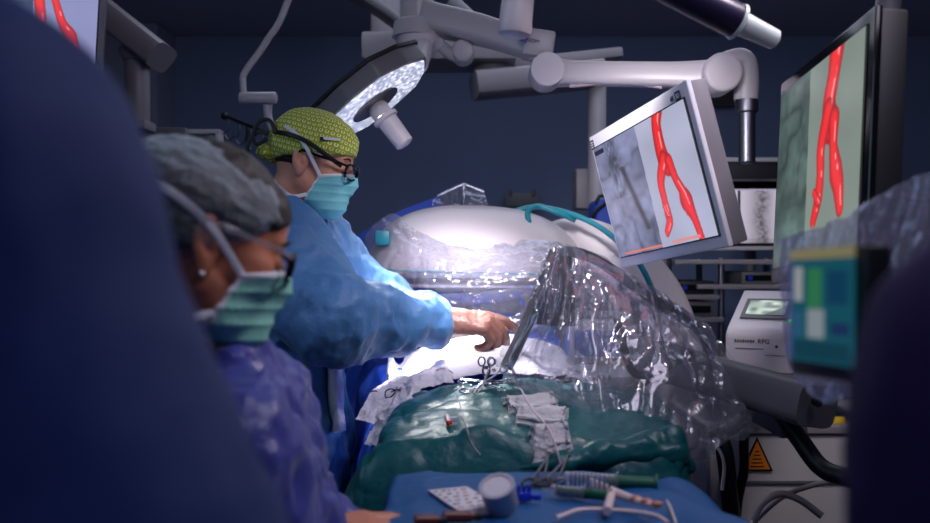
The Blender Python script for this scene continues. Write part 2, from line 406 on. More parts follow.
def relax(V, Q, it=2):
    E = np.concatenate([Q[:, [0, 1]], Q[:, [1, 2]], Q[:, [2, 3]], Q[:, [3, 0]]])
    for _ in range(it):
        S = np.zeros_like(V); c = np.zeros(len(V))
        np.add.at(S, E[:, 0], V[E[:, 1]]); np.add.at(S, E[:, 1], V[E[:, 0]]); np.add.at(c, E[:, 0], 1); np.add.at(c, E[:, 1], 1)
        V = V*.4+.6*S/c[:, None]
    return V
def npmesh(name, V, Q):
    me = bpy.data.meshes.new(name); me.vertices.add(len(V)); me.vertices.foreach_set('co', V.astype(np.float32).ravel())
    n = Q.shape[1]; me.loops.add(Q.size); me.loops.foreach_set('vertex_index', Q.astype(np.int32).ravel())
    me.polygons.add(len(Q)); me.polygons.foreach_set('loop_start', np.arange(0, Q.size, n, dtype=np.int32)); me.polygons.foreach_set('loop_total', np.full(len(Q), n, np.int32))
    me.update(calc_edges=True); me.validate(); return me
def joinVQ(parts):
    Vs, Qs, o = [], [], 0
    for V, Q in parts: Vs.append(V); Qs.append(Q+o); o += len(V)
    return np.concatenate(Vs), np.concatenate(Qs)
def blob(name, f, lo, hi, h, material, parent=None, disp=None, rl=1, matf=None):
    V, Q = sdf(f, lo, hi, h)
    if rl: V = relax(V, Q, rl)
    if disp is not None: V = V+vnormals(V, Q)*disp(V)[:, None]
    me = npmesh(name, V, Q); o = link(name, me, material, parent, True, None)
    if matf is not None:
        cen = V[Q].mean(1); me.polygons.foreach_set('material_index', matf(cen).astype(np.int32))
    return o
def smin(a, b, k):
    h = np.clip(.5+.5*(b-a)/k, 0, 1); return b*(1-h)+a*h-k*h*(1-h)
def smax(a, b, k): return -smin(-a, -b, k)
def cap_(P, a, b, r1, r2=None):
    a = np.array(a, np.float32); b = np.array(b, np.float32); r2 = r1 if r2 is None else r2
    d = b-a; t = np.clip(((P-a)@d)/max(float(d@d), 1e-12), 0, 1); return np.linalg.norm(P-a-t[:, None]*d, axis=1)-(r1+(r2-r1)*t)
def ell(P, c, r, R=None):
    q = P-np.array(c, np.float32)
    if R is not None: q = q@np.array(R, np.float32)
    r = np.array(r, np.float32); k0 = np.linalg.norm(q/r, axis=1); k1 = np.linalg.norm(q/(r*r), axis=1); return k0*(k0-1)/(k1+1e-9)

def sheet(name, rows, nu, nv, material, parent=None, disp=0, scale=12, stretch=(1, 1, 1), seed=0, thick=.0015, edge=None, sharp=2.0, pleat=None):
    """cloth or film: grid through rows of control points, crumpled, with real thickness"""
    R = [spline(r, nu) for r in rows]; cols = [spline([R[j][i] for j in range(len(R))], nv) for i in range(nu+1)]
    V = np.array([[tuple(cols[i][j]) for j in range(nv+1)] for i in range(nu+1)]).reshape(-1, 3)
    I = np.arange((nu+1)*(nv+1)).reshape(nu+1, nv+1)
    Q = np.stack([I[:-1, :-1], I[1:, :-1], I[1:, 1:], I[:-1, 1:]], -1).reshape(-1, 4)
    N = vnormals(V, Q)
    if disp: V = V+N*folds(V, disp, scale, stretch, seed, sharp)[:, None]
    if pleat:      # long folds running down the sheet, fanned out from its top
        amp, fu, fv = pleat; uu, vv = np.meshgrid(np.linspace(0, 1, nu+1), np.linspace(0, 1, nv+1), indexing='ij')
        q = np.stack([uu.ravel()*fu, vv.ravel()*fv, vv.ravel()*0+seed], 1); w = 1.2*vn(q*.35, seed+9); q[:, 0] += w
        pl = (1-np.abs(2*vn(q, seed)-1))**2.2-.35+.5*((1-np.abs(2*vn(q*np.array((2.3, 1.7, 1)), seed+1)-1))**3-.3)
        V = V+N*(pl*amp*np.clip(vv.ravel()*3+.35, 0, 1))[:, None]
    if edge: V = V+edge(V)
    N = vnormals(V, Q); V2 = V-N*thick; n = len(V)
    bd = np.concatenate([I[0, :], I[1:, -1], I[-1, :-1][::-1], I[1:-1, 0][::-1]]); nx = np.roll(bd, -1)
    Qs = np.stack([bd, bd+n, nx+n, nx], 1)
    me = npmesh(name, np.concatenate([V, V2]), np.concatenate([Q[:, ::-1], Q+n, Qs]))
    bm = bmesh.new(); bm.from_mesh(me); bmesh.ops.recalc_face_normals(bm, faces=bm.faces[:]); bm.to_mesh(me); bm.free()
    return link(name, me, material, parent, True, 70)

# ------------------------------------------------------------------ heads, hands, people
def head_core(p):
    ap = p.copy(); ap[:, 1] = np.abs(ap[:, 1])
    f = ell(p, (-.012, 0, .032), (.098, .077, .088))
    f = smin(f, ell(p, (.036, 0, -.035), (.056, .058, .078)), .03)
    f = smin(f, cap_(ap, (.0, .052, -.055), (.062, .016, -.1), .018, .016), .025)
    f = smin(f, ell(p, (.072, 0, -.103), (.022, .022, .02)), .018)
    f = smin(f, ell(ap, (.058, .04, -.022), (.026, .022, .024)), .02)
    f = smin(f, ell(p, (.062, 0, .04), (.032, .05, .045)), .02)
    return f
def head_full(p):
    ap = p.copy(); ap[:, 1] = np.abs(ap[:, 1])
    f = head_core(p)
    f = smin(f, cap_(ap, (.086, .012, .018), (.078, .04, .02), .008, .008), .012)
    f = smax(f, -ell(ap, (.1, .032, -.001), (.018, .019, .014)), .008)
    f = smin(f, ell(ap, (.078, .032, -.002), (.0135, .0145, .0125)), .003)
    f = smin(f, cap_(ap, (.0885, .024, -.004), (.086, .041, -.005), .0022), .003)
    f = smin(f, cap_(p, (.09, 0, .012), (.112, 0, -.03), .007, .0105), .01)
    f = smin(f, ell(ap, (.102, .011, -.034), (.01, .008, .008)), .005)
    f = smin(f, ell(ap, (.092, .008, -.06), (.01, .018, .006)), .005)
    f = smin(f, ell(ap, (.091, .007, -.072), (.009, .016, .007)), .005)
    # ears: rim, bowl, lobe
    R = np.array(Euler((0, math.radians(-12), math.radians(-18))).to_matrix())
    e = ell(ap, (-.012, .079, -.008), (.020, .007, .034), R)
    e = smax(e, -ell(ap, (-.008, .088, -.004), (.012, .009, .021), R), .004)
    e = smin(e, ell(ap, (-.004, .081, -.008), (.005, .004, .009), R), .004)
    e = smin(e, ell(ap, (-.008, .077, -.037), (.009, .005, .011)), .005)
    f = smin(f, e, .008)
    f = smin(f, cap_(p, (-.022, 0, -.05), (-.05, 0, -.19), .054, .06), .03)
    return f
class Frame:
    def __init__(s, c, yaw, pitch, roll=0, sc=1):
        s.c = Vector(c); s.R = (Matrix.Rotation(yaw, 3, 'Z') @ Matrix.Rotation(pitch, 3, 'Y') @ Matrix.Rotation(roll, 3, 'X')); s.sc = sc
    def w(s, p): return s.c + s.R @ (Vector(p)*s.sc)
    def l(s, P): return ((P-np.array(s.c, np.float32)) @ np.array(s.R, np.float32))/s.sc
def local_blob(name, fr, f, lo, hi, h, material, parent, disp=None, rl=1, matf=None, uvf=None):
    V, Q = sdf(f, lo, hi, h)
    if rl: V = relax(V, Q, rl)
    if disp is not None: V = V+vnormals(V, Q)*disp(V)[:, None]
    VW = (V*fr.sc) @ np.array(fr.R).T + np.array(fr.c)
    me = npmesh(name, VW, Q); o = link(name, me, material, parent, True, None)
    if matf is not None: me.polygons.foreach_set('material_index', matf(V[Q].mean(1)).astype(np.int32))
    if uvf is not None:
        uv = me.uv_layers.new(name='UVMap'); uv.data.foreach_set('uv', uvf(V)[Q.ravel()].astype(np.float32).ravel())
    return o
def headVQ(fr, h=.0028):
    V, Q = sdf(head_full, (-.13, -.1, -.2), (.13, .1, .13), h); V = relax(V, Q, 1)
    return (V*fr.sc) @ np.array(fr.R).T + np.array(fr.c), Q
def hand_chains(wr, d, n, s, curls=(.35, .4, .45, .5), thumb=.5, sc=1.0, spread=.05):
    """finger chains from wrist point, pointing direction d, back-of-hand normal n, thumb side s"""
    d = Vector(d).normalized(); n = Vector(n); n = (n-d*n.dot(d)).normalized(); s0 = d.cross(n); s = s0 if s0.dot(Vector(s)) > 0 else -s0
    L = [(.043, .026, .021), (.047, .030, .022), (.043, .028, .021), (.034, .021, .019)]; kx = [.028, .0095, -.0095, -.027]; kd = [.086, .09, .086, .078]
    wr = Vector(wr); out = []
    for i in range(4):
        p = wr+(d*kd[i]+s*kx[i])*sc; ch = [p.copy()]; a = 0
        dd = (d+s*(kx[i]/.028)*spread).normalized()
        for j in range(3):
            a += curls[i]*(1, 1.25, .9)[j]; v = dd*math.cos(a)-n*math.sin(a); p = p+v*L[i][j]*sc; ch.append(p.copy())
        out.append(ch)
    p0 = wr+(d*.022+s*.022-n*.006)*sc; p1 = p0+(d*.7+s*.6-n*.3).normalized()*.045*sc
    p2 = p1+(d*1+s*(.35-thumb)-n*.45*thumb).normalized()*.034*sc; p3 = p2+(d*1-s*thumb*.6-n*thumb).normalized()*.026*sc
    return wr, d, n, s, out, [p0, p1, p2, p3], sc
def hand_f(P, H, grow=0):
    wr, d, n, s, F, T, sc = H; f = None
    for i, ch in enumerate(F):
        r = (.0095, .0098, .0093, .0082)[i]*sc
        c = cap_(P, wr+s*(.012, .004, -.004, -.012)[i]*sc, ch[0], .019*sc, .0125*sc)
        f = c if f is None else smin(f, c, .012)
    g = None
    for i, ch in enumerate(F):
        r = (.0095, .0098, .0093, .0082)[i]*sc; c = cap_(P, ch[0], ch[1], r*1.08, r)
        c = np.minimum(c, cap_(P, ch[1], ch[2], r, r*.92)); c = np.minimum(c, cap_(P, ch[2], ch[3], r*.92, r*.78)); f = smin(f, c, .005)
    t = cap_(P, T[0], T[1], .0155*sc, .0115*sc); t = smin(t, cap_(P, T[1], T[2], .0115*sc, .0105*sc), .004); t = smin(t, cap_(P, T[2], T[3], .0105*sc, .0085*sc), .004)
    return smin(f, t, .008)-grow
def hand_box(H, m=.03):
    pts = [H[0]]+[q for c in H[4] for q in c]+list(H[5]); A = np.array([tuple(p) for p in pts]); return A.min(0)-m, A.max(0)+m

def person(spec):
    S = spec; V3 = Vector
    foot = S['feet']; pel = V3(S['pelvis']); nb = V3(S['neck']); F = V3((math.cos(S['yaw']), math.sin(S['yaw']), 0)); Lt = V3((-F.y, F.x, 0))
    root = thing('person', (pel.x, pel.y, 0), S['label'], 'person'); fr = S['frame']
    shR, shL = V3(S['shR']), V3(S['shL']); elR, elL = V3(S['elR']), V3(S['elL']); wrR, wrL = V3(S['wrR']), V3(S['wrL'])
    fR, fL = V3(foot[0]), V3(foot[1])
    ch = (shR+shL)/2-V3((0, 0, .16)); hips = (pel-Lt*.09, pel+Lt*.09)
    def bodyf(P):
        f = smin(cap_(P, ch-Lt*.07, pel-Lt*.06, .10, .10), cap_(P, ch+Lt*.07, pel+Lt*.06, .10, .10), .08)
        f = smin(f, cap_(P, shR, shL, .055), .06); f = smin(f, cap_(P, ch, nb, .08, .055), .05)
        f = smin(f, cap_(P, nb, fr.w((-.03, 0, -.09)), .054*fr.sc, .05*fr.sc), .02)
        for sh, el, wr in ((shR, elR, wrR), (shL, elL, wrL)):
            f = smin(f, cap_(P, sh, el, .05, .04), .03); f = smin(f, cap_(P, el, wr, .04, .027), .01)
        for hp, ft in zip(hips, (fR, fL)):
            kn = (hp+ft)/2+F*.02; an = ft+V3((0, 0, .08))
            f = smin(f, cap_(P, hp, kn, .085, .055), .04); f = smin(f, cap_(P, kn, an, .055, .04), .02)
            f = smin(f, cap_(P, ft+V3((0, 0, .045))-F*.04, ft+V3((0, 0, .03))+F*.14, .044, .032), .03)
        return np.maximum(f, -P[:, 2]+.001)
    allp = np.array([tuple(p) for p in (shR, shL, elR, elL, wrR, wrL, pel, nb, fR, fL)]); lo = allp.min(0)-.2; hi = allp.max(0)+.17; lo[2] = -.02
    parts = [headVQ(fr, S.get('hh', .0028))]
    V, Q = sdf(bodyf, lo, hi, .012); parts.append((relax(V, Q, 1), Q))
    for k in ('handR', 'handL'):
        H = S[k]; a, b = hand_box(H); Vh, Qh = sdf(lambda P: hand_f(P, H), a, b, .0034); parts.append((relax(Vh, Qh, 1), Qh))
    V, Q = joinVQ(parts); me = npmesh('body', V, Q); body = link('body', me, [S['skin'], M['navy']], root, True, None)
    cz = V[Q].mean(1); hd = np.linalg.norm(cz-np.array(fr.c), axis=1); me.polygons.foreach_set('material_index', ((cz[:, 2] < .9) & (hd > .3)).astype(np.int32))
    # gown
    gr = S.get('gr', 1.0); G = S.get('gt', .135)
    def gownf(P):
        f = smin(cap_(P, ch-Lt*.075, pel-Lt*.08, G, G), cap_(P, ch+Lt*.075, pel+Lt*.08, G, G), .07)
        f = smin(f, cap_(P, shR, shL, S.get('sr', .085)), .07); f = smin(f, cap_(P, ch+F*.01, nb-V3((0, 0, .01)), .12, .075), .06)
        for ft, sg in ((fR, -1), (fL, 1)): f = smin(f, cap_(P, pel+Lt*sg*.08, V3((ft.x, ft.y, .3)), G, G*1.12), .09)
        for sh, el, wr in ((shR, elR, wrR), (shL, elL, wrL)):
            f = smin(f, cap_(P, sh, el, S.get('sr', .085), .078*gr), .05); f = smin(f, cap_(P, el, wr, .078*gr, .044*gr), .035)
        f = np.maximum(f, .3-P[:, 2])
        nk = cap_(P, nb-V3((0, 0, .04)), nb+(fr.w((-.03, 0, -.09))-nb)*2.0, .062)
        f = smax(f, -nk, .006)
        for wr, el in ((wrR, elR), (wrL, elL)):
            dd = np.array((wr-el).normalized(), np.float32); f = np.maximum(f, np.where(np.linalg.norm(P-np.array(wr), axis=1) < .12, (P-np.array(wr, np.float32))@dd, -1))
        return f
    seed = S.get('seed', 0); fs = S.get('fold', (.012, 9))
    def disp(V):
        a = folds(V, fs[0], fs[1], (1, 1, .55), seed, 1.5)+folds(V, fs[0]*.55, fs[1]*2.4, (1, 1, .8), seed+20, 1.3)
        return a*np.clip((V[:, 2]-.3)/.05, 0, 1)
    lo2 = allp.min(0)-.22; lo2[2] = .26
    def mf(c): return (c[:, 2] < S.get('skz', -1)).astype(np.int32)
    gown = blob('gown', gownf, lo2, hi, S.get('gh', .009), S['gown'] if isinstance(S['gown'], list) else [S['gown']], root, disp, 1, mf if S.get('skz') else None)
    return root, body, gown, fr

def mask_parts(fr, root, material, ties=(), top=None):
    def f(p):
        ap = p.copy(); ap[:, 1] = np.abs(ap[:, 1])
        g = smin(ell(p, (.098, 0, -.03), (.029, .019, .026)), ell(p, (.078, 0, -.09), (.036, .034, .036)), .04)
        g = smin(g, cap_(ap, (.050, .044, -.032), (.036, .045, -.085), .021, .024), .035); g = smin(g, head_core(p)-.006, .012)
        g = smax(g, (p[:, 2]+.004)-(p[:, 0]-.108)*.42, .003)
        g = smax(g, (.040-p[:, 0])+(p[:, 2]+.03)*.30, .003)
        tri = np.abs(((p[:, 2]-p[:, 0]*.25)/.021) % 1-.5)*2
        return g-.0026*(tri**3)
    def mf(c): return (((c[:, 2]+.004)-(c[:, 0]-.108)*.42 > -.008) | ((.040-c[:, 0])+(c[:, 2]+.03)*.30 > -.005)).astype(np.int32)
    mk = local_blob('face_mask', fr, f, (-.02, -.09, -.16), (.145, .09, .02), .0026, [material, M['maskw']], root, None, 1, mf)
    for pts in ties:
        B().tube([fr.w(p) for p in pts], 1, 8, up=fr.R @ Vector((0, 1, 0)), flat=(.0045, .0014)).build('mask_tie', M['maskw'], mk)
    return mk
def spectacles(fr, root, col, armm=None):
    g = B()
    for sgn in (-1, 1):
        ring = []
        for k in range(20):
            a = 2*math.pi*k/20; y = .031*sgn+.026*math.copysign(abs(math.cos(a))**.75, math.cos(a)); z = -.004+.019*math.copysign(abs(math.sin(a))**.75, math.sin(a))
            ring.append(fr.w((.118-.35*abs(y)+.01*math.sin(a)*0-(.0 if abs(y) < .03 else 0), y, z)))
        g.ring(ring, .0034*fr.sc)
    g.tube([fr.w((.115, -.008, .003)), fr.w((.119, 0, .006)), fr.w((.115, .008, .003))], .0025*fr.sc, 8)
    ob = g.build('spectacles', col, root)
    for sgn in (-1, 1):
        t = B().tube([fr.w((.098, .058*sgn, .008)), fr.w((.075, .077*sgn, .01)), fr.w((.03, .084*sgn, .012)), fr.w((-.01, .086*sgn, .014)), fr.w((-.03, .082*sgn, .0))], 1, 8, up=fr.R @ Vector((0, 1, 0)), flat=(.0032*fr.sc, .0018*fr.sc))
        t.build('temple_arm', armm or col, ob)
        q = B(); vs = []
        for k in range(20):
            a = 2*math.pi*k/20; y = .031*sgn+.024*math.copysign(abs(math.cos(a))**.75, math.cos(a)); z = -.004+.017*math.copysign(abs(math.sin(a))**.75, math.sin(a))
            vs.append(q.bm.verts.new(fr.w((.118-.35*abs(y), y, z))))
        q.bm.faces.new(vs); r = bmesh.ops.solidify(q.bm, geom=q.bm.faces[:], thickness=.0012)
        q.build('lens', M['lens'], ob, False)
    return ob
def brow_lash(fr, body, col):
    for sgn in (-1, 1):
        B().tube([fr.w((.0955, .016*sgn, .022)), fr.w((.094, .032*sgn, .027)), fr.w((.084, .048*sgn, .022))], [.0018, .0026, .001], 8).build('eyebrow', col, body)
        B().tube([fr.w((.0905, .022*sgn, -.0085)), fr.w((.0925, .032*sgn, -.0105)), fr.w((.0885, .043*sgn, -.0085))], [.0008, .0014, .0008], 6).build('eyelash', col, body)

# ================================================================== SETTING
def plane_box(name, c, size, m, bev=0):
    o = B().box(c, size, bev=bev).build(name, m, None, False); o['kind'] = 'structure'; return o
plane_box('floor', (.6, 2.6, -.05), (6.6, 7.2, .1), M['floor'])
plane_box('ceiling', (.6, 2.6, 3.0), (6.6, 7.2, .1), M['ceil'])
plane_box('wall_back', (.6, 6.1, 1.475), (6.6, .2, 2.95), M['wall'])
plane_box('wall_left', (-2.45, 2.5, 1.475), (.2, 7.0, 2.95), M['wall2'])
plane_box('wall_right', (3.65, 2.5, 1.475), (.2, 7.0, 2.95), M['wall'])
plane_box('baseboard_back', (.6, 5.985, .06), (5.9, .03, .12), M['trim'])
plane_box('trim_1', (-2.14, 5.82, 1.475), (.42, .36, 2.94), M['wall2'])        # boxed-in pier in the left corner
b = B(); b.box((-1.45, 4.6, 2.945), (1.0, .5, .02)); o = b.build('trim_2', M['ceild'], None, False); o['kind'] = 'structure'
b = B(); b.box((.55, 4.75, 2.945), (1.15, .55, .02)); o = b.build('trim_3', M['ceild'], None, False); o['kind'] = 'structure'

# ================================================================== screens
def homog(src, dst):
    A = []; bb = []
    for (x, y), (u, v) in zip(src, dst):
        A += [[x, y, 1, 0, 0, 0, -u*x, -u*y], [0, 0, 0, x, y, 1, -v*x, -v*y]]; bb += [u, v]
    return np.append(np.linalg.solve(np.array(A, float), np.array(bb, float)), 1).reshape(3, 3)
def pose_quad(q, width):
    """q: photo pixels of the TL, TR, BR, BL corners of a flat panel of the given real width.
    returns a matrix (x right, y up, z out of the face, origin centre) and its height"""
    H = homog([(0, 0), (1, 0), (1, 1), (0, 1)], q)
    K = np.array([[FPX, 0, 465], [0, FPX, 261.5], [0, 0, 1]]); T = np.linalg.inv(K) @ H
    lam = width/np.linalg.norm(T[:, 0]); T = T*lam
    if T[2, 2] < 0: T = -T
    cvt = lambda v: Vector((v[0], v[2], -v[1]))
    o = cvt(T[:, 2]); a = cvt(T[:, 0]); d = cvt(T[:, 1])
    x = a.normalized(); y = (-d-x*x.dot(-d)).normalized(); z = x.cross(y); h = d.length
    ctr = o+Vector((0, 0, CAMZ))+a*.5+d*.5
    m = Matrix((x, y, z)).transposed().to_4x4(); m.translation = ctr
    return m, h
def uvof(quad, pts):
    Hi = np.linalg.inv(homog([(0, 0), (1, 0), (1, 1), (0, 1)], quad)); out = []
    for p in pts:
        r = Hi @ np.array([p[0], p[1], 1]); out.append((r[0]/r[2], r[1]/r[2]))
    return out
def picture(mtx, w_, h_, img, parent, name='screen', dz=0.003, m=None):
    """a lit panel whose picture (numpy h,w,3, sRGB 0-255) is held as colours of a fine grid"""
    hh, ww, _ = img.shape; xs = np.linspace(-w_/2, w_/2, ww); ys = np.linspace(h_/2, -h_/2, hh)
    X, Y = np.meshgrid(xs, ys); V = np.stack([X, Y, np.full_like(X, dz)], -1).reshape(-1, 3)
    I = np.arange(hh*ww).reshape(hh, ww); Q = np.stack([I[:-1, :-1], I[1:, :-1], I[1:, 1:], I[:-1, 1:]], -1).reshape(-1, 4)
    VW = V @ np.array(mtx.to_3x3()).T + np.array(mtx.translation)
    me = npmesh(name, VW, Q); c = img.reshape(-1, 3)/255.; c = np.where(c <= .04045, c/12.92, ((c+.055)/1.055)**2.4)
    a = me.color_attributes.new('picture', 'FLOAT_COLOR', 'POINT'); a.data.foreach_set('color', np.concatenate([c, np.ones((len(c), 1))], 1).astype(np.float32).ravel())
    return link(name, me, m or M['screen'], parent, False)
def vessel(img, pts, rad, asp, col=(222, 44, 46)):
    """draw a shaded vessel along uv points"""
    h, w_, _ = img.shape; v, u = np.mgrid[0:h, 0:w_]; u = u/(w_-1); v = v/(h-1)*asp
    P = spline([(a, b*asp, 0) for a, b in pts], 60); R = np.interp(np.linspace(0, 1, 61), np.linspace(0, 1, len(rad)), rad)
    best = np.full(u.shape, 9.); off = np.zeros(u.shape)
    for i in range(60):
        a, b = P[i], P[i+1]; dx, dy = b.x-a.x, b.y-a.y; L = dx*dx+dy*dy+1e-12
        t = np.clip(((u-a.x)*dx+(v-a.y)*dy)/L, 0, 1); ex = u-a.x-t*dx; ey = v-a.y-t*dy; r = R[i]*(1-t)+R[i+1]*t
        d = np.hypot(ex, ey)/r; s = (ex*dy-ey*dx)/np.sqrt(L)/r; m = d < best; best[m] = d[m]; off[m] = s[m]
    k = np.clip((1-best)/.12, 0, 1)[..., None]; shade = np.clip(1.08-.55*best**3, .3, 1.1)
    c = np.array(col)*shade[..., None]
    hl = np.exp(-((off-.3)/.13)**2)*(vn(np.stack([u*40, v*22, u*0], -1).reshape(-1, 3)*1.0).reshape(u.shape) > .62)
    c = c+hl[..., None]*np.array((60, 120, 120)); return img*(1-k)+np.clip(c, 0, 255)*k
def angio(quad, px_vessels, W=200, Hh=200, split=.5, left=(112, 118, 158), right=(158, 160, 196), asp=1.1, glow=True, seed=3, tilt=.0):
    v, u = np.mgrid[0:Hh, 0:W]; u = u/(W-1); v = v/(Hh-1)
    p = np.stack([u*5, v*5, u*0], -1).reshape(-1, 3); n1 = vn(p, seed).reshape(u.shape); n2 = vn(p*4, seed+1).reshape(u.shape); n3 = 1-np.abs(2*vn(p*1.4, seed+2).reshape(u.shape)-1)
    img = np.where((u < split+(v-.5)*tilt)[..., None], np.array(left)*(.68+.42*n1+.24*n2-.28*n3**6)[..., None], np.array(right)*(.93+.1*n1)[..., None])
    for pts, rad in px_vessels: img = vessel(img, uvof(quad, pts), rad, asp)
    return np.clip(img, 0, 255)
def text(s, mtx, size, m, parent, name='lettering', ext=.0004):
    cu = bpy.data.curves.new(name, 'FONT'); cu.body = s; cu.size = size; cu.extrude = ext; cu.align_x = 'CENTER'; cu.align_y = 'CENTER'; cu.resolution_u = 3
    t = bpy.data.objects.new('t', cu); C.objects.link(t); dg = bpy.context.evaluated_depsgraph_get(); dg.update()
    me = bpy.data.meshes.new_from_object(t.evaluated_get(dg)); C.objects.unlink(t); bpy.data.objects.remove(t); me.transform(mtx); me.materials.clear()
    return link(name, me, m, parent, False)
def T3(x, y, z): return Matrix.Translation((x, y, z))

def monitor(label, quad, inner, width, thick, vess, split, bez, side, picw, left, right, face_round=.012, asp=1.1, tilt=0, sc_m=None, seed=3, back=None):
    m, h = pose_quad(quad, width)
    root = thing('monitor', m.translation-Vector((0, 0, h/2)), label, 'monitor')
    b = B(m); b.box((0, 0, -thick/2-.002), (width*.985, h*.985, thick), bev=.006); hs = b.build('housing', side, root)
    b = B(m); b.box((0, 0, -.004), (width, h, .012), bev=.004, seg=3); b.build('bezel', bez, root)
    b = B(m); b.box((0, 0, -thick-.02), (width*.5, h*.5, .05), bev=.012); b.build('rear_cover', side, root)
    uv = uvof(quad, inner); x0 = (uv[0][0]+uv[3][0])/2-.5; x1 = (uv[1][0]+uv[2][0])/2-.5; y0 = .5-(uv[0][1]+uv[1][1])/2; y1 = .5-(uv[2][1]+uv[3][1])/2
    W, Hh = (x1-x0)*width, (y0-y1)*h; c = m @ T3((x0+x1)/2*width, (y0+y1)/2*h, .003)
    b = B(c); b.box((0, 0, 0), (W+.006, Hh+.006, .002)); b.build('screen_edge', M['blackgl'], root)
    img = angio(inner, vess, W=picw, Hh=int(picw*Hh/W), split=split, left=left, right=right, asp=Hh/W, tilt=tilt, seed=seed)
    return root, m, h, c, W, Hh, img

# --- central white monitor
quad = [(591, 137), (689, 78), (727, 247), (621, 268)]; inner = [(597.6, 148), (688.4, 96.5), (718.4, 238), (619, 255)]
vs = [([(661, 104), (660, 125), (664, 152), (669, 165)], [.052, .043, .05, .058, .05]),
      ([(666, 158), (662, 180), (665, 200), (668, 215), (669, 222), (666, 233)], [.04, .034, .03, .034, .03, .022]),
      ([(664, 206), (667, 214)], [.014, .02]),
      ([(671, 160), (677, 178), (684, 192), (687, 201), (694, 218), (701, 239)], [.036, .03, .034, .058, .032, .026]),
      ([(684, 200), (687, 216)], [.006, .003])]
root, m, h, c, W, Hh, img = monitor('white framed monitor showing a red vessel beside a grey x-ray, hung at centre right', quad, inner, .53, .045, vs, .505, M['bezel'], M['bezside'], 210, (128, 132, 166), (176, 178, 204), tilt=-.02)
hh, ww, _ = img.shape
img[-4:-2, int(ww*.08):int(ww*.5)] = (226, 120, 90); img[-5:-2, int(ww*.6):int(ww*.86)] = (216, 140, 140)
vv, uu = np.mgrid[0:hh, 0:ww]; k = np.exp(-(((uu/ww-(.22+.16*vv/hh*1.4))/.025)**2))*(vv/hh > .25)*(vv/hh < .82)*(uu/ww < .49); img = img*(1-.55*k[..., None])
k = np.exp(-(((uu/ww-.2)/.07)**2))*(vv/hh < .5)*.25; img = img*(1-k[..., None]*vn(np.stack([uu*.25, vv*.25, uu*0.], -1).reshape(-1, 3)).reshape(hh, ww)[..., None]*2)
img[4:9, 3:int(ww*.13)] = (30, 30, 50)
picture(c, W, Hh, img, root)
b = B(m); b.box((-.47*.53, .5*h-.022, .004), (.02, .024, .001)); b.build('maker_badge', M['dark'], root); b = B(m); b.box((.42*.53, .5*h-.022, .004), (.022, .02, .001)); b.build('format_badge', M['dark'], root)
text('4K', m @ T3(.37*.53, .5*h-.022, .003), .016, M['dark'], root); text('3D', m @ T3(.42*.53, .5*h-.022, .0046), .014, M['bezel'], root)
for q in range(3): pass
b = B(m)
for q in range(3): b.box((-.47*.53, .5*h-.016-q*.006, .0048), (.014, .0022, .0006))
b.build('badge_mark', M['bezel'], root)
b = B(m)
for q in range(7): b.box((-.2*.53+q*.009, -.5*h+.026, .0035), (.0016, .008-q*.0007, .001))
b.build('button_marks', M['greyp'], root)
b = B(m); b.box((0, 0, -.10), (.10, .10, .10), bev=.01); p0 = m @ Vector((0, 0, -.13)); b.build('mounting_plate', M['greyp'], root)
B().tube([p0, p0+Vector((.03, .25, .0)), p0+Vector((.03, .4, -.05))], .022, 14).build('rear_arm', M['greyp'], root)

# --- large right-hand monitor
quad = [(772.5, 96), (861, 23), (884, 262), (782, 279)]; inner = [(776, 104), (858, 40), (872, 245), (784, 262)]
vs = [([(830, 58), (829, 85), (827, 110), (830, 130)], [.085, .07, .075, .085]),
      ([(827, 118), (823, 150), (825, 175), (825, 197), (822, 218)], [.062, .05, .046, .05, .035]),
      ([(834, 125), (836, 150), (841, 172), (845, 184), (849, 205)], [.06, .045, .07, .06, .04]),
      ([(820, 192), (825, 200)], [.02, .03])]
root, m, h, c, W, Hh, img = monitor('large black framed monitor with a red vessel on pale green-grey, at far right', quad, inner, .47, .05, vs, .42, M['blackgl'], M['dark'], 200, (78, 96, 92), (128, 140, 132), tilt=.02, seed=9)
picture(c, W, Hh, img, root)
p0 = m @ Vector((0, 0, -.06)); B().tube([p0, p0+Vector((.12, .25, .02)), p0+Vector((.3, .5, .4)), p0+Vector((.35, .55, 1.6-p0.z+1.0))], .03, 14).build('ceiling_arm', M['greyp'], root)

# --- top left monitor
quad = [(-62, -70), (117, -48), (92, 86), (-86, 68)]; inner = [(-54, -60), (109, -40), (87, 76), (-78, 60)]
vs = [([(43, -22), (42, 0), (41, 20), (38, 40)], [.042, .036, .034, .03]), ([(54, -22), (58, 0), (62, 22), (68, 35), (72, 55)], [.03, .024, .03, .045, .028])]
root, m, h, c, W, Hh, img = monitor('grey edged monitor with two red vessels at the top left corner', quad, inner, .50, .04, vs, .60, M['bezside'], M['greyp'], 200, (80, 86, 124), (142, 144, 190), seed=5)
picture(c, W, Hh, img, root)
p0 = m @ Vector((0, 0, -.05)); B().tube([p0, p0+Vector((0, .3, .05)), p0+Vector((.05, .42, .4)), Vector((p0.x+.05, p0.y+.45, 2.95))], .028, 14).build('ceiling_arm', M['grey2'], root)

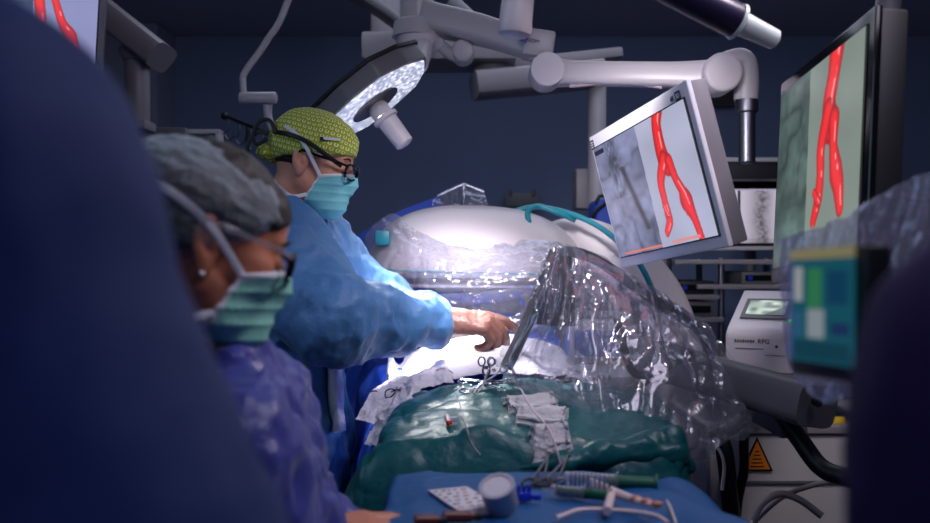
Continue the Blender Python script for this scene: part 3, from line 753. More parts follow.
# --- distant review monitor with the two spine x-rays
Yb = 4.3; b0 = at(751, 216, Yb)
root = thing('monitor', at(751, 262, Yb), 'wide black monitor with pale spine x-rays, behind the white framed monitor', 'monitor')
s = Yb/FPX
B().box(b0+Vector((0, .03, 0)), (78*s, .05, 68*s), bev=.008).build('housing', M['blackgl'], root)
B().box(b0+Vector((0, 0, -.155)), (90*s, .10, .018), bev=.004).build('lower_ledge', M['white'], root)
g = np.zeros((90, 120, 3)); vv, uu = np.mgrid[0:90, 0:120]; n = vn(np.stack([uu*.3, vv*.3, uu*0.], -1).reshape(-1, 3)).reshape(90, 120)
g[:] = (206, 196, 216); x = (uu % 80)/80.; k = np.exp(-((uu-78-3*np.sin(vv*.1))/11.)**2); g = g*(1-.5*k*n)[..., None]; g = g*(1-.25*np.exp(-((uu-78)/30.)**2))[..., None]
k2 = np.exp(-((uu-14)/7.)**2); g = g*(1-.35*k2*n)[..., None]; g[:, 36:41] = (10, 10, 18); g[-8:, :] = g[-8:, :]*.9; g[:3] = (170, 160, 190)
mm = Matrix.Rotation(math.pi/2, 4, 'X'); mm.translation = b0+Vector((0, .003, .03*0)); picture(mm, 66*s, 54*s, g, root)
root = thing('equipment_shelf', at(748, 188, Yb), 'dark flat console with a pale rim above the spine x-ray monitor', 'shelf')
B().box(at(750, 175, Yb+.1), (90*s, .45, 18*s), bev=.008).build('cabinet_body', M['dark'], root)
B().box(at(750, 165, Yb+.1), (94*s, .47, 4*s), bev=.003).build('top_rim', M['white'], root)
B().box(at(720, 162, Yb+.05), (14*s, .1, 3*s), bev=.003).build('red_strip', M['red'], root)
o = B().cyl(at(750, 187, Yb+.3), Vector((at(750, 187, Yb+.3).x, Yb+.3, .0)), .03).build('support_post', M['greyp'], root)

# ================================================================== ceiling booms and lights
root = thing('ceiling_boom', at(415, 70, 2.95), 'grey-white lamp hub with a jointed spring arm reaching right to a pole', 'ceiling boom')
Y = 2.95; s = Y/FPX
hub = at(417, 38, Y); top = Vector((hub.x, hub.y, 2.95))
B().lathe(top, (0, 0, -1), [(0, .16), (.03, .16), (.05, .06), (top.z-hub.z-.06, .055), (top.z-hub.z-.05, .075), (top.z-hub.z, .082)]).build('column', M['white'], root)
B().sph(hub+Vector((.01, 0, -.01)), 24*s, (1, 1, .78)).build('hub_cover', M['white2'], root)
a, e = at(428, 19, Y), at(541, 50, 2.8)
B().tube([a, a.lerp(e, .5)+Vector((0, 0, .01)), e], [1.25, 1.1, .9], 16, flat=(.04, .052), up=(0, 1, 0)).build('spring_arm', M['white'], root)
B().box(at(538, 46, 2.8), (.095, .10, .085), rot=(0, math.radians(8), 0), bev=.012).build('arm_end_block', M['white'], root)
d = (e-a).normalized(); rr = Matrix.Rotation(0, 4, 'X')
lm = Matrix.Rotation(math.radians(90), 4, 'X'); lm = Matrix.Rotation(math.radians(14), 4, 'Y') @ lm
lm.translation = at(523, 42, 2.8)+Vector((0, -.060, 0)); B(lm).box((0, 0, 0), (.022, .026, .004)).build('logo_plate', M['logob'], root)
l2 = lm.copy(); l2.translation += Vector((0, -.003, 0)); text('v', l2, .022, M['bezel'], root); l2.translation = at(533, 45, 2.8)+Vector((0, -.062, 0)); b = B(l2)
for q in range(7): b.box((-.022+q*.006, (-.001, .0008, 0, .0012, -.0006, .0008, 0)[q], 0), (.0042, (.007, .005, .006, .005, .007, .005, .005)[q], .001))
b.build('maker_word', M['dark'], root)
j = at(546, 73, 2.75); B().cyl(j+Vector((0, -.06, 0)), j+Vector((0, .06, 0)), .052, bev=.012, sq=None).build('joint', M['white2'], root)
B().tube([j+Vector((0, -.062, .0)), j+Vector((0, -.063, 0))], .05, 24, raw=True).build('joint_cap', M['white2'], root)
B().cyl(at(541, 62, 2.8), at(541, 50, 2.8), .04, .036, bev=.006).build('swivel', M['white2'], root)
k = at(718, 76, 2.6); B().tube([j+Vector((.01, 0, 0)), j.lerp(k, .25), j.lerp(k, .75), k], [1.0, .82, .85, 1.05], 16, flat=(.042, .045), up=(0, 1, 0)).build('lower_arm', M['white2'], root)
B().cyl(k+Vector((0, -.065, 0)), k+Vector((0, .05, 0)), .056, bev=.012).build('joint', M['white2'], root)
B().tube([k+Vector((.02, .0, .035)), at(742, 62, 2.6), at(746, 80, 2.6), at(746, 100, 2.6)], [.036, .038, .036, .034], 18).build('elbow', M['white'], root)
B().lathe(at(747, 96, 2.6), (0, 0, -1), [(0, .03), (.02, .032), (.045, .032), (.05, .024), (.19, .024), (.195, .018)]).build('drop_pole', M['steel2'], root)
B().tube([at(570, 86, 2.72), at(620, 82, 2.68), at(662, 87, 2.64)], .006, 8).build('pink_cable', M['thread'], root)
# tilted lamp head
root = thing('surgical_lamp', at(380, 110, 2.55), 'lit surgical lamp head tilted over the surgeon, with a white grip handle', 'surgical lamp')
cen = at(374, 103, 2.55); u = Vector((.80, 0, .60)).normalized(); n = Vector((.60, -.045, -.79)); n = (n-u*n.dot(u)).normalized(); v = n.cross(u)
F = Matrix((u, v, n)).transposed().to_4x4(); F.translation = cen
hexo = [(math.cos(a)*r, math.sin(a)*r*.95) for a, r in [(math.radians(q*30+15), 0.19 if q % 2 else .20) for q in range(12)]]
b = B(F); b.prism(hexo, -.055, -.002, .010); b.build('lamp_housing', M['greyp'], root)
b = B(F); b.prism([(x*1.03, y*1.03) for x, y in hexo], -.062, -.050, .004); b.build('rim_band', M['black'], root)
b = B(F); b.prism([(x*.93, y*.93) for x, y in hexo], -.004, .004); b.build('lamp_face', M['led'], root, False)
b = B(F); b.lathe((.0, 0, 0), (0, 0, 1), [(.003, .075), (.008, .078), (.012, .066), (.009, .02)]); b.build('centre_dish', M['steel2'], root)
b = B(F); b.lathe((0, 0, 0), (0, 0, 1), [(.008, .026), (.02, .03), (.045, .03), (.05, .038), (.06, .038), (.064, .03), (.10, .029), (.145, .027), (.15, .02)], 28); hd = b.build('grip_handle', M['white2'], root)
b = B(F); b.box((.004, -.0285, .09), (.014, .003, .014)); b.build('handle_emblem', M['black'], hd)
B().tube([at(418, 64, 2.6), at(424, 50, 2.78), hub+Vector((.01, 0, -.03))], [.03, .026, .03], 14).build('head_yoke', M['white'], root)
B().tube([at(438, 44, 2.85), at(452, 55, 2.9), at(464, 60, 2.95)], [.022, .018, .014], 12).build('side_link', M['white'], root)
B().cyl(at(463, 52, 2.90)+Vector((0, -.03, 0)), at(463, 52, 2.90)+Vector((0, .06, 0)), .036, bev=.008).build('link_joint', M['white'], root)

# front lamp whose handle hangs into the top of the picture
root = thing('surgical_lamp', at(515, 35, 1.6), 'white rounded lamp handle hanging from above at top centre', 'surgical lamp')
p = at(514, 37, 1.6); a = p+Vector((.014, 0, .13))
ax = (p-a).normalized()
B().lathe(a-ax*.09, ax, [(0, .022), (.02, .026), (.10, .027), (.19, .0295), (.205, .0305), (.216, .028), (.221, .018)], 28).build('grip_handle', M['white2'], root)
fr_ = frame_z(ax).to_4x4(); fr_.translation = a-ax*.11
b = B(fr_); b.prism([(math.cos(q*math.pi/8)*.29, math.sin(q*math.pi/8)*.29) for q in range(16)], -.05, 0, .012); b.build('lamp_housing', M['greyp'], root)
b = B(fr_); b.prism([(math.cos(q*math.pi/8)*.26, math.sin(q*math.pi/8)*.26) for q in range(16)], 0, .004); b.build('lamp_face', M['led'], root, False)
tp = fr_ @ Vector((0, 0, -.07)); B().cyl(tp, (tp.x, tp.y, 2.95), .04).build('drop_pole', M['white'], root)
# dark violet lamp arm at the top right
root = thing('surgical_lamp', at(740, 40, 1.5), 'dark violet tube with a frosted grip handle at the top right', 'surgical lamp')
a, c_, e = at(650, -22, 1.45), at(738, 22, 1.5), at(779, 42, 1.52)
ax = (c_-a).normalized(); B().lathe(a, ax, [(0, .026), ((c_-a).length-.012, .029), ((c_-a).length, .026)], 28).build('tube_housing', M['purple'], root)
B().lathe(c_-ax*.006, (e-c_).normalized(), [(0, .030), (.006, .031), (.012, .020), ((e-c_).length-.004, .017), ((e-c_).length, .012)], 28).build('grip_handle', M['frost'], root)
B().tube([a, a+Vector((-.03, -.16, .10)), a+Vector((-.02, -.30, .3)), Vector((a.x-.02, a.y-.32, 2.95))], .03, 14).build('drop_pole', M['greyp'], root)

# rear horizontal beam with its cylinders, boom arm and white column
root = thing('ceiling_boom', at(440, 66, 3.9), 'broad grey ceiling beam with a lower arm, behind the lamp hub', 'ceiling boom'); Y = 3.9; s = Y/FPX
B().box(at(440, 53, Y), (150*s, .3, 27*s), bev=.015).build('cross_beam', M['grey2'], root)
B().cyl(at(386, 40, Y), (at(386, 40, Y).x, Y, 2.95), 15*s, bev=.01).build('column', M['grey2'], root)
B().cyl(at(492, 66, Y), at(492, 80, Y), 19*s, bev=.008).build('swivel', M['grey2'], root)
B().tube([at(474, 86, 3.8), at(540, 80, 3.85), at(600, 74, 3.9)], 1, 16, flat=(13*s, .09), up=(0, 1, 0)).build('boom_arm', M['grey2'], root)
B().box(at(566, 62, 4.0), (110*s, .2, 10*s), rot=(0, math.radians(-6), 0), bev=.01).build('upper_arm', M['grey2'], root)
B().cyl(at(597, 70, 3.9), at(597, 206, 3.9), 9*s, bev=.004).build('supply_column', M['white'], root)
B().box(at(584, 190, 4.0), (20*s, .15, 40*s), bev=.006).build('outlet_box', M['grey2'], root)
B().tube([at(352, -8, 3.5), at(380, 10, 3.6), at(398, 24, 3.7)], [.03, .028, .026], 12, flat=(1.2, .8)).build('diagonal_strut', M['greyp'], root)
B().tube([at(450, 2, 3.6), at(432, -14, 3.6), at(470, 20, 3.6)][::2], .035, 12).build('strut', M['greyp'], root)

# left boom
root = thing('ceiling_boom', at(137, 128, 3.1), 'sloping grey boom arm with a thick round column, beside the top left monitor', 'ceiling boom'); Y = 3.1; s = Y/FPX
a, e = at(96, 6, Y), at(162, 58, Y)
B().tube([a-(e-a)*.5, a, e], 1, 16, flat=(14*s, .10), up=(0, 1, 0)).build('boom_arm', M['grey2'], root)
B().cyl(at(137, 54, Y), at(138, 122, Y), 12.5*s, 11.5*s, bev=.006).build('column', M['grey2'], root)
B().cyl(at(137, 48, Y), at(137, 62, Y), 19*s, 14*s, bev=.01).build('swivel', M['grey2'], root)
B().box(at(139, 126, Y), (24*s, .12, 10*s), bev=.01).build('lower_block', M['grey2'], root)
q = a-(e-a)*.45; B().cyl(q, (q.x, q.y, 2.95), .07).build('ceiling_column', M['grey2'], root)
# thin curved lamp arm
root = thing('lamp_arm', at(262, 140, 3.0), 'thin bent white arm with a small horizontal joint, above the surgeon\'s cap', 'lamp arm'); Y = 3.0; s = Y/FPX
B().tube([Vector((at(296, 0, Y).x+.14, Y, 2.95)), at(290, -6, Y), at(266, 42, Y), at(245, 72, Y), at(243, 84, Y), at(244, 98, Y)], .011, 12, steps=50).build('curved_tube', M['white'], root)
B().cyl(at(240, 98, Y), at(276, 98, Y-.02), 6*s, bev=.005).build('horizontal_joint', M['white'], root)
B().tube([at(268, 100, Y), at(268, 116, Y), at(274, 132, Y), at(284, 146, Y), at(288, 162, Y)], [.016, .013, .012, .014], 12).build('lower_tube', M['white'], root)
B().sph(at(289, 166, Y), .03).build('end_knob', M['white'], root)

# hook rail
root = thing('hook_rail', at(246, 155, 4.0), 'black rail with hanging hooks on a thin pole, left of the surgeon', 'rail'); Y = 4.0; s = Y/FPX
B().cyl(at(225, 116, Y), at(268, 133, Y-.3), .008).build('rail_bar', M['black'], root)
B().sph(at(225, 116, Y), .018).build('end_cap', M['black'], root)
x = at(248, 130, Y-.1); B().cyl(x+Vector((0, 0, .03)), (x.x, x.y, 0), .009).build('pole', M['dark'], root)
B().lathe((x.x, x.y, 0), (0, 0, 1), [(0, .2), (.03, .2), (.04, .02)]).build('floor_base', M['dark'], root)
for q in range(4):
    t = .06+q*.27; p = at(225, 116, Y).lerp(at(268, 133, Y-.3), t)
    B().tube([p, p+Vector((.004, 0, -.05)), p+Vector((-.012, 0, -.075)), p+Vector((.004, 0, -.10)), p+Vector((.028, 0, -.085)), p+Vector((.03, 0, -.065))], .004, 8).build('hook', M['steel2'], root)
# anaesthesia machine tower behind the nurse
root = thing('anaesthesia_machine', at(178, 200, 3.4), 'dim grey equipment tower with a white framed display, behind the bouffant cap', 'medical machine'); Y = 3.4; s = Y/FPX
x = at(170, 175, Y)
B().box((x.x-.02, Y+.2, .75), (.42, .4, 1.42), bev=.02).build('cabinet_body', M['dark'], root)
B().box(at(164, 140, Y), (68*s, .3, 14*s), bev=.01).build('top_unit', M['greyp'], root)
b = B(); c_ = at(202, 152, Y-.1)
b.box(c_+Vector((0, 0, 19*s)), (38*s, .06, 4*s), bev=.004); b.box(c_+Vector((0, 0, -19*s)), (38*s, .06, 4*s), bev=.004); b.box(c_+Vector((-17*s, 0, 0)), (7*s, .06, 40*s), bev=.004); b.box(c_+Vector((17*s, 0, 0)), (4*s, .06, 40*s), bev=.004)
b.build('display_frame', M['white'], root); B().box(c_+Vector((0, .01, 0)), (30*s, .03, 36*s)).build('display', M['blackgl'], root)
for q in range(4): B().cyl(at(144+q*7, 152+(q % 2)*4, Y-.18), at(145+q*7, 156+(q % 2)*4, Y-.26), .018, bev=.004).build('connector_knob', M['steel2'], root)
B().sph(at(199, 144, Y-.14), .012, (2, .4, .7)).build('indicator', M['wled'], root)
for sx in (-.2, .16):
    B().cyl((x.x+sx, Y+.1, .0), (x.x+sx, Y+.1, .05), .03).build('caster', M['black'], root)

# rear equipment: small wall box, dark trolley with shelves and units
root = thing('supply_trolley', at(700, 330, 3.9), 'steel trolley with shelves of black recorder units under the white framed monitor', 'trolley'); Y = 3.9; s = Y/FPX
for yy, xa, xb in ((262, 668, 790), (296, 662, 712), (286, 690, 785), (318, 662, 716)):
    a, e = at(xa, yy, Y), at(xb, yy, Y); B().box((a+e)/2+Vector((0, .1, 0)), ((e-a).length, .45, .02), bev=.004).build('shelf', M['grey2'], root)
for xx in (664, 716, 788):
    for dy in (-.08, .28):
        a = at(xx, 258, Y); B().cyl((a.x, Y+dy, 0), (a.x, Y+dy, a.z), .014).build('upright', M['steel2'], root)
for yy, xa, xb, mm_ in ((268, 672, 712, 'dark'), (277, 672, 712, 'greyp'), (289, 668, 700, 'dark'), (307, 666, 708, 'greyp'), (276, 730, 760, 'greyp')):
    pass
for (yy, xa, xb, hgt, col, lab) in ((281, 672, 708, 13, 'dark', 'black recorder unit with a blue button on the upper left trolley shelf'), (309, 668, 708, 15, 'greyp', 'grey recorder unit on the lowest visible trolley shelf'), (278, 735, 766, 12, 'greyp', 'small grey box on the right trolley shelf, below the spine x-rays')):
    a, e = at(xa, yy, Y), at(xb, yy, Y); t = thing('recorder_unit', (a+e)/2, lab, 'electronic unit')
    zb = {281: at(0, 296, Y).z+.011, 309: at(0, 318, Y).z+.011, 278: at(0, 286, Y).z+.011}[yy]; hh_ = hgt*s
    B().box(((a.x+e.x)/2, Y+.08, zb+hh_/2), (e.x-a.x, .36, hh_), bev=.006).build('case', M[col], t)
    B().box(((a.x+e.x)/2, Y-.104, zb+hh_*.5), ((e.x-a.x)*.8, .01, hh_*.45)).build('front_panel', M['blackgl'], t)
    B().cyl((a.x+.03, Y-.105, zb+hh_*.5), (a.x+.03, Y-.118, zb+hh_*.5), .01).build('power_button', M['clip'], t)
# blue bag and cable
root = thing('storage_bag', at(622, 235, 3.7), 'blue padded bag on a pale box behind the left edge of the white framed monitor', 'bag'); Y = 3.7; s = Y/FPX
a = at(614, 222, Y); B().box(a, (46*s, .2, 44*s), bev=.03, seg=4).build('bag_body', M['blue3'], root)
B().tube([at(586, 244, Y-.12), at(594, 214, Y-.14), at(604, 204, Y-.12), at(608, 198, Y-.1), at(600, 196, Y-.1), at(596, 204, Y-.1)], .007, 8).build('shoulder_strap', M['black'], root)
root = thing('side_cabinet', at(612, 270, 3.8), 'pale grey cabinet under the blue padded bag', 'cabinet')
a = at(612, 246, 3.8); B().box((a.x+.02, 3.85, a.z/2), (.36, .4, a.z-.004), bev=.01).build('cabinet_body', M['grey2'], root)
for q in range(3): B().box((a.x+.02, 3.642, a.z-.12-q*.26), (.32, .012, .23), bev=.004).build('drawer', M['white'], root)
# wall unit seen above the detector
root = thing('wall_socket_panel', at(522, 205, 5.9), 'small dim socket panel with two prongs on the back wall above the detector', 'socket panel'); s = 5.9/FPX
B().box(at(522, 200, 5.93), (34*s, .05, 14*s), bev=.006).build('panel', M['greyp'], root)
for q in (510, 534): B().cyl(at(q, 196, 5.9), at(q, 190, 5.9), .012).build('prong', M['greyp'], root)
# vented wall unit near right joint
root = thing('air_vent', at(720, 105, 5.9), 'black mesh vent on the back wall beside the drop pole', 'vent')
B().box(at(720, 97, 5.95), (30*s, .06, 18*s)).build('frame', M['grey2'], root)
b = B()
for q in range(9): b.box(at(707+q*3.3, 97, 5.9), (.006, .012, 16*s))
for q in range(6): b.box(at(720, 90+q*3, 5.9), (28*s, .012, .006))
b.build('mesh', M['black'], root)
root = thing('wall_cabinet', at(905, 190, 5.2), 'dark cabinet with a lighter top edge on the right, behind the large black monitor', 'cabinet'); s = 5.2/FPX
B().box((at(925, 0, 5.3).x+.1, 5.35, .9), (.75, .6, 1.8), bev=.01).build('cabinet_body', M['dark'], root)
B().box((at(925, 0, 5.3).x+.1, 5.34, 1.815), (.78, .64, .03), bev=.006).build('top_panel', M['grey2'], root)

# ================================================================== x-ray detector on its white arm
Y = 2.90; s = Y/FPX
root = thing('x_ray_detector', at(470, 282, Y), 'big white lens-shaped x-ray detector on a curved white arm, wrapped in clear film', 'x-ray detector')
cc = at(476, 268, Y)
def det(P):
    q = P-np.array(cc, np.float32); zz = q[:, 2]+q[:, 0]*.03
    k = (np.abs(q[:, 0]/.345)**2.6+np.abs(q[:, 1]/.26)**2.4+np.abs(zz/np.where(zz > 0, .20, .08))**2.0)**(1/2.3)
    f = (k-1)*.12; f = smax(f, -.055-zz, .015); return f
blob('detector_cover', det, (cc.x-.38, Y-.30, cc.z-.02), (cc.x+.38, Y+.34, cc.z+.26), .009, M['white2'], root)
def tray(P):
    q = P-np.array(cc, np.float32); zz = q[:, 2]+q[:, 0]*.03; r = (np.abs(q[:, 0]/.342)**3+np.abs(q[:, 1]/.258)**3)**(1/3)
    return smax((r-.8)*.3, np.abs(zz+.055)-.012, .010)
blob('detector_tray', tray, (cc.x-.38, Y-.30, cc.z-.05), (cc.x+.38, Y+.34, cc.z+.05), .009, M['white2'], root)
ln = [cc+Vector((math.copysign(abs(math.cos(t))**.67, math.cos(t))*.340, math.copysign(abs(math.sin(t))**.67, math.sin(t))*.255, -.012-.03*math.cos(t)*.34)) for t in [math.radians(x) for x in range(180, 361, 9)]]
B().tube(ln, .003, 6, raw=True).build('teal_stripe', M['teal'], root)
B().box(at(476, 216, Y-.08), (.065, .004, .028), rot=(math.radians(-50), 0, 0)).build('rating_plate', M['grey2'], root)
arc = [at(520, 246, Y+.1), at(575, 242, Y+.08), at(620, 262, Y+.05), at(655, 300, Y+.06), at(674, 360, Y+.08), at(680, 430, Y+.08), at(680, 560, Y+.08)]
B().tube(arc, [.5, .95, 1, 1, 1, 1, 1], 20, flat=(.088, .10), up=(0, 1, 0), steps=40).build('curved_arm', M['white2'], root)
# arm stand on the floor
B().box((arc[-1].x-.16, Y+.22, .22), (.34, .5, .42), bev=.05, seg=4).build('stand_base', M['grey2'], root)
# film over the detector
rows = []
top = [(372, 268), (366, 236), (392, 214), (418, 232), (460, 244), (505, 242), (548, 240), (580, 250)]
bot = [(380, 290), (384, 288), (410, 290), (440, 296), (480, 298), (520, 292), (550, 282), (578, 268)]
mid = [(368, 282), (374, 262), (398, 258), (430, 262), (468, 266), (510, 264), (552, 262), (583, 262)]
offs = [-.10, -.14, -.20, -.26, -.28, -.28, -.26, -.18]
rows = [[at(x, y, Y+o+.05) for (x, y), o in zip(top, offs)], [at(x, y, Y+o-.035) for (x, y), o in zip(mid, offs)], [at(x, y, Y+o-.04) for (x, y), o in zip(bot, offs)], [at(x, y+6, Y+o+.22) for (x, y), o in zip(bot, offs)]]
o = sheet('plastic_drape', rows, 150, 90, M['filmw'], None, .007, 18, seed=3, sharp=3); tag(o, 'crumpled clear film wrapped round the lower half of the white x-ray detector', 'plastic drape')
rows = [[at(x, y, 2.55) for x, y in r] for r in ([(440, 294), (480, 292), (528, 286), (560, 276)], [(448, 306), (486, 308), (524, 306), (552, 300)], [(450, 330), (486, 334), (520, 330), (545, 330)])]
o = sheet('plastic_drape', rows, 70, 40, M['filmd'], None, .014, 18, seed=13, sharp=3); tag(o, 'loose clear film hanging below the x-ray detector behind the brown glove', 'plastic drape')
B_ = B().box(at(383, 238, Y-.18), (.045, .05, .045), bev=.01); o = B_.build('corner_clamp', M['teal']); tag(o, 'teal clamp inside the film at the left tip of the x-ray detector', 'clamp')
# teal hose
o = B().tube([at(514, 211, Y-.02), at(535, 207, Y-.03), at(565, 212, Y-.1), at(598, 226, Y-.15), at(625, 248, Y-.2), at(642, 268, Y-.2), at(655, 296, Y-.15)], .0085, 12).build('hose', M['teal']); tag(o, 'long teal hose curving over the white arm to the monitor', 'hose', None)
o = B().tube([at(529, 224, Y-.16), at(528, 212, Y-.14), at(538, 206, Y-.12), at(556, 212, Y-.12), at(575, 220, Y-.1)], .0085, 12).build('hose', M['teal']); tag(o, 'short teal hose end hooked down onto the top of the x-ray detector', 'hose')
# red and yellow bin seen under the arm
root = thing('sharps_bin', at(540, 300, 3.2), 'red bin with a yellow band, under the white curved arm', 'bin'); s = 3.2/FPX
x = at(541, 285, 3.2); B().cyl((x.x, 3.2, at(0, 300, 3.2).z), (x.x, 3.2, at(0, 266, 3.2).z), 16*s, 14*s, bev=.006).build('bin_lid', M['red'], root)
B().cyl((x.x, 3.2, .8), (x.x, 3.2, at(0, 292, 3.2).z), 16.5*s, bev=.004).build('bin_body', M['yellow'], root)
B().box((x.x+.03, 3.3, .40), (.34, .27, .796), bev=.01).build('stand', M['grey2'], root)
# blue screen drape behind, with clear bag over the pole
rows = [[at(x, y, Y_) for x, y, Y_ in r] for r in (
    [(330, 246, 3.23), (362, 232, 3.25), (398, 212, 3.28), (440, 195, 3.33)], [(330, 275, 3.22), (365, 262, 3.23), (400, 240, 3.26), (440, 222, 3.31)],
    [(332, 330, 3.21), (368, 325, 3.23), (404, 320, 3.25), (440, 318, 3.29)], [(335, 420, 3.21), (370, 420, 3.23), (404, 420, 3.23), (440, 420, 3.28)])]
o = sheet('screen_drape', rows, 60, 70, M['blue3'], None, .012, 6, (1, 1, .4), seed=5); tag(o, 'blue sheet hung on a sloping line behind the detector', 'drape')
root = thing('drip_stand', at(465, 200, 3.38), 'thin pole under a peaked clear plastic bag behind the x-ray detector', 'stand')
a = at(464, 184, 3.38); B().cyl((a.x, 3.33, 0), a, .007).build('pole', M['steel'], root); B().lathe((a.x, 3.33, 0), (0, 0, 1), [(0, .1), (.03, .1), (.04, .015)]).build('floor_base', M['steel2'], root)
B().tube([at(438, 196, 3.38), a, at(484, 192, 3.38)], .004, 8, raw=True).build('cross_hook', M['steel'], root)
rows = [[at(x, y, 3.29) for x, y in r] for r in ([(434, 198), (450, 188), (463, 183), (474, 187), (482, 189)], [(432, 206), (448, 202), (462, 200), (476, 202), (489, 206)], [(436, 216), (450, 218), (464, 218), (478, 218), (492, 216)])]
o = sheet('plastic_bag', rows, 60, 40, M['filmd'], None, .02, 16, seed=8, sharp=3); tag(o, 'peaked clear plastic bag on a pole behind the detector', 'bag')

# ================================================================== the patient's table
root = thing('operating_table', (.06, 2.2, 0), 'operating table hidden below the green and blue sterile sheets', 'operating table')
B().box((.06, 2.25, .84), (.46, 1.7, .10), bev=.02).build('table_top', M['dark'], root)
B().box((.06, 2.35, .42), (.24, .30, .76), bev=.03).build('pedestal', M['steel2'], root)
B().box((.06, 2.35, .045), (.34, .9, .09), bev=.02).build('table_base', M['greyp'], root)
def cs(Y, xl, xr, zt, zl, crown=.03, zr=None, lx=0):
    zr = zl if zr is None else zr
    return [Vector((xl-.03-lx, Y, zl)), Vector((xl-.025-lx*.5, Y, (zl+zt)/2)), Vector((xl, Y, zt-.05)), Vector((xl+.05, Y, zt-.005)), Vector(((xl+xr)/2, Y, zt+crown)), Vector((xr-.05, Y, zt)), Vector((xr, Y, zt-.06)), Vector((xr+.03, Y, zr))]
# royal blue sheet lies lowest
rows = [cs(1.80, -.20, .34, 1.08, .78), cs(2.0, -.20, .32, 1.13, .8, lx=.02), cs(2.2, -.215, .30, 1.165, .8, lx=.03), cs(2.5, -.26, .295, 1.18, .8, lx=.03), cs(2.75, -.34, .30, 1.20, .8, lx=.04), cs(2.95, -.36, .30, 1.26, .8)]
o = sheet('blue_sheet', rows, 130, 110, M['blued'], None, .014, 7, (1, 1, .6), seed=21); tag(o, 'royal blue sterile sheet hanging from the left side of the patient, beside the surgeon', 'drape')
# bright white towels around the wound
rows = [cs(2.02, -.12, .31, 1.185, 1.15, .012), cs(2.12, -.145, .285, 1.205, 1.15, .03), cs(2.25, -.16, .285, 1.222, 1.15, .045), cs(2.38, -.17, .285, 1.225, 1.16, .03)]
o = sheet('surgical_towel', rows, 90, 60, M['towel'], None, .010, 14, seed=31); tag(o, 'bright white towels over the patient under the gloved hand', 'towel')
rows = [[at(*p) for p in r] for r in (
    [(446, 366, 2.05), (424, 372, 2.03), (404, 382, 2.0), (384, 404, 1.95), (372, 428, 1.90), (364, 444, 1.86)], [(450, 374, 2.0), (428, 379, 1.98), (410, 389, 1.94), (394, 410, 1.89), (384, 430, 1.85), (374, 446, 1.82)],
    [(454, 384, 1.975), (430, 386, 1.955), (414, 396, 1.91), (402, 416, 1.85), (394, 432, 1.82), (380, 452, 1.80)])]
o = sheet('surgical_towel', rows, 110, 60, M['towel'], None, .010, 26, seed=35); tag(o, 'crumpled grey-white towel edging the green drape, running down to the left', 'towel')
rows = [[at(*p) for p in r] for r in ([(398, 374, 2.05), (376, 388, 2.01), (362, 408, 1.95), (356, 420, 1.93)], [(412, 378, 2.02), (394, 396, 1.96), (382, 414, 1.92), (374, 424, 1.9)])]
o = sheet('surgical_towel', rows, 50, 26, M['towel'], None, .006, 18, seed=37)
tag(o, 'small smooth white towel corner with two black pen loops on it', 'towel')
for pts, par in (([(385, 396), (386, 391), (391, 389), (395, 391), (392, 396), (387, 398), (385, 396)], 0), ([(391, 392), (396, 390), (401, 390)], 0), ([(369, 396), (371, 392), (376, 391), (379, 394), (376, 398), (371, 399), (369, 396)], 0)):
    t = B().tube([at(x, y, 1.955 if x > 382 else 1.99) for x, y in pts], .0014, 6).build('pen_mark', M['pen'], o)
# the green drape
rows = [cs(1.995, -.13, .38, 1.165, .98, .012), cs(1.93, -.145, .42, 1.175, .9, .016), cs(1.82, -.165, .43, 1.155, .85, .02, lx=.01), cs(1.70, -.175, .42, 1.135, .78, .015, lx=.02), cs(1.60, -.18, .40, 1.122, .76, .008, lx=.03),
        cs(1.54, -.185, .38, 1.128, .76, .004, lx=.03), cs(1.505, -.185, .37, 1.112, .76, .002, lx=.03), cs(1.49, -.185, .37, 1.06, .76, 0, lx=.02), cs(1.485, -.18, .37, .96, .74, 0), cs(1.48, -.18, .37, .82, .7, 0)]
def gedge(V):
    d = np.zeros_like(V); k = np.exp(-((V[:, 1]-1.53)/.025)**2)*(V[:, 2] > 1.0)
    d[:, 2] = k*(.020+.012*np.sin(V[:, 0]*17+1)+.007*np.sin(V[:, 0]*41))+.01*k*np.clip((V[:, 0]-.1)/.2, 0, 1); return d
o = sheet('green_drape', rows, 190, 150, M['green'], None, .011, 9, (1, .7, .7), seed=41, edge=gedge, sharp=5); tag(o, 'dark teal-green plastic drape over the patient, between towels and instrument table', 'drape')
pr = [at(*p) for p in ((520, 468, 1.50), (560, 463, 1.50), (600, 456, 1.51), (640, 450, 1.52), (672, 452, 1.53), (690, 468, 1.54))]; rr_ = (.006, .014, .019, .020, .018, .008)
def rollf(P):
    f = None
    for a, b_, r0, r1 in zip(pr, pr[1:], rr_, rr_[1:]):
        c = cap_(P, a, b_, r0, r1); f = c if f is None else smin(f, c, .02)
    return f
o = blob('green_drape', rollf, (.07, 1.46, 1.05), (.41, 1.58, 1.17), .004, M['green'], None, lambda V: folds(V, .008, 16, (.35, 1, 1), 47)); tag(o, 'rolled dark green drape fold at the right, under the clear plastic', 'drape')
from mathutils.bvhtree import BVHTree
def bvh(*obs):
    vs, ps = [], []
    for ob in obs:
        k = len(vs); vs += [ob.matrix_basis @ v.co for v in ob.data.vertices]; ps += [tuple(i_+k for i_ in p.vertices) for p in ob.data.polygons]
    return BVHTree.FromPolygons(vs, ps)
GREEN = bvh(*[ob for ob in C.objects if ob.name.startswith('green_drape')]); ALL = bvh(*[ob for ob in C.objects if ob.name.startswith(('green_drape', 'surgical_towel', 'blue_sheet')) and ob.type == 'MESH'])
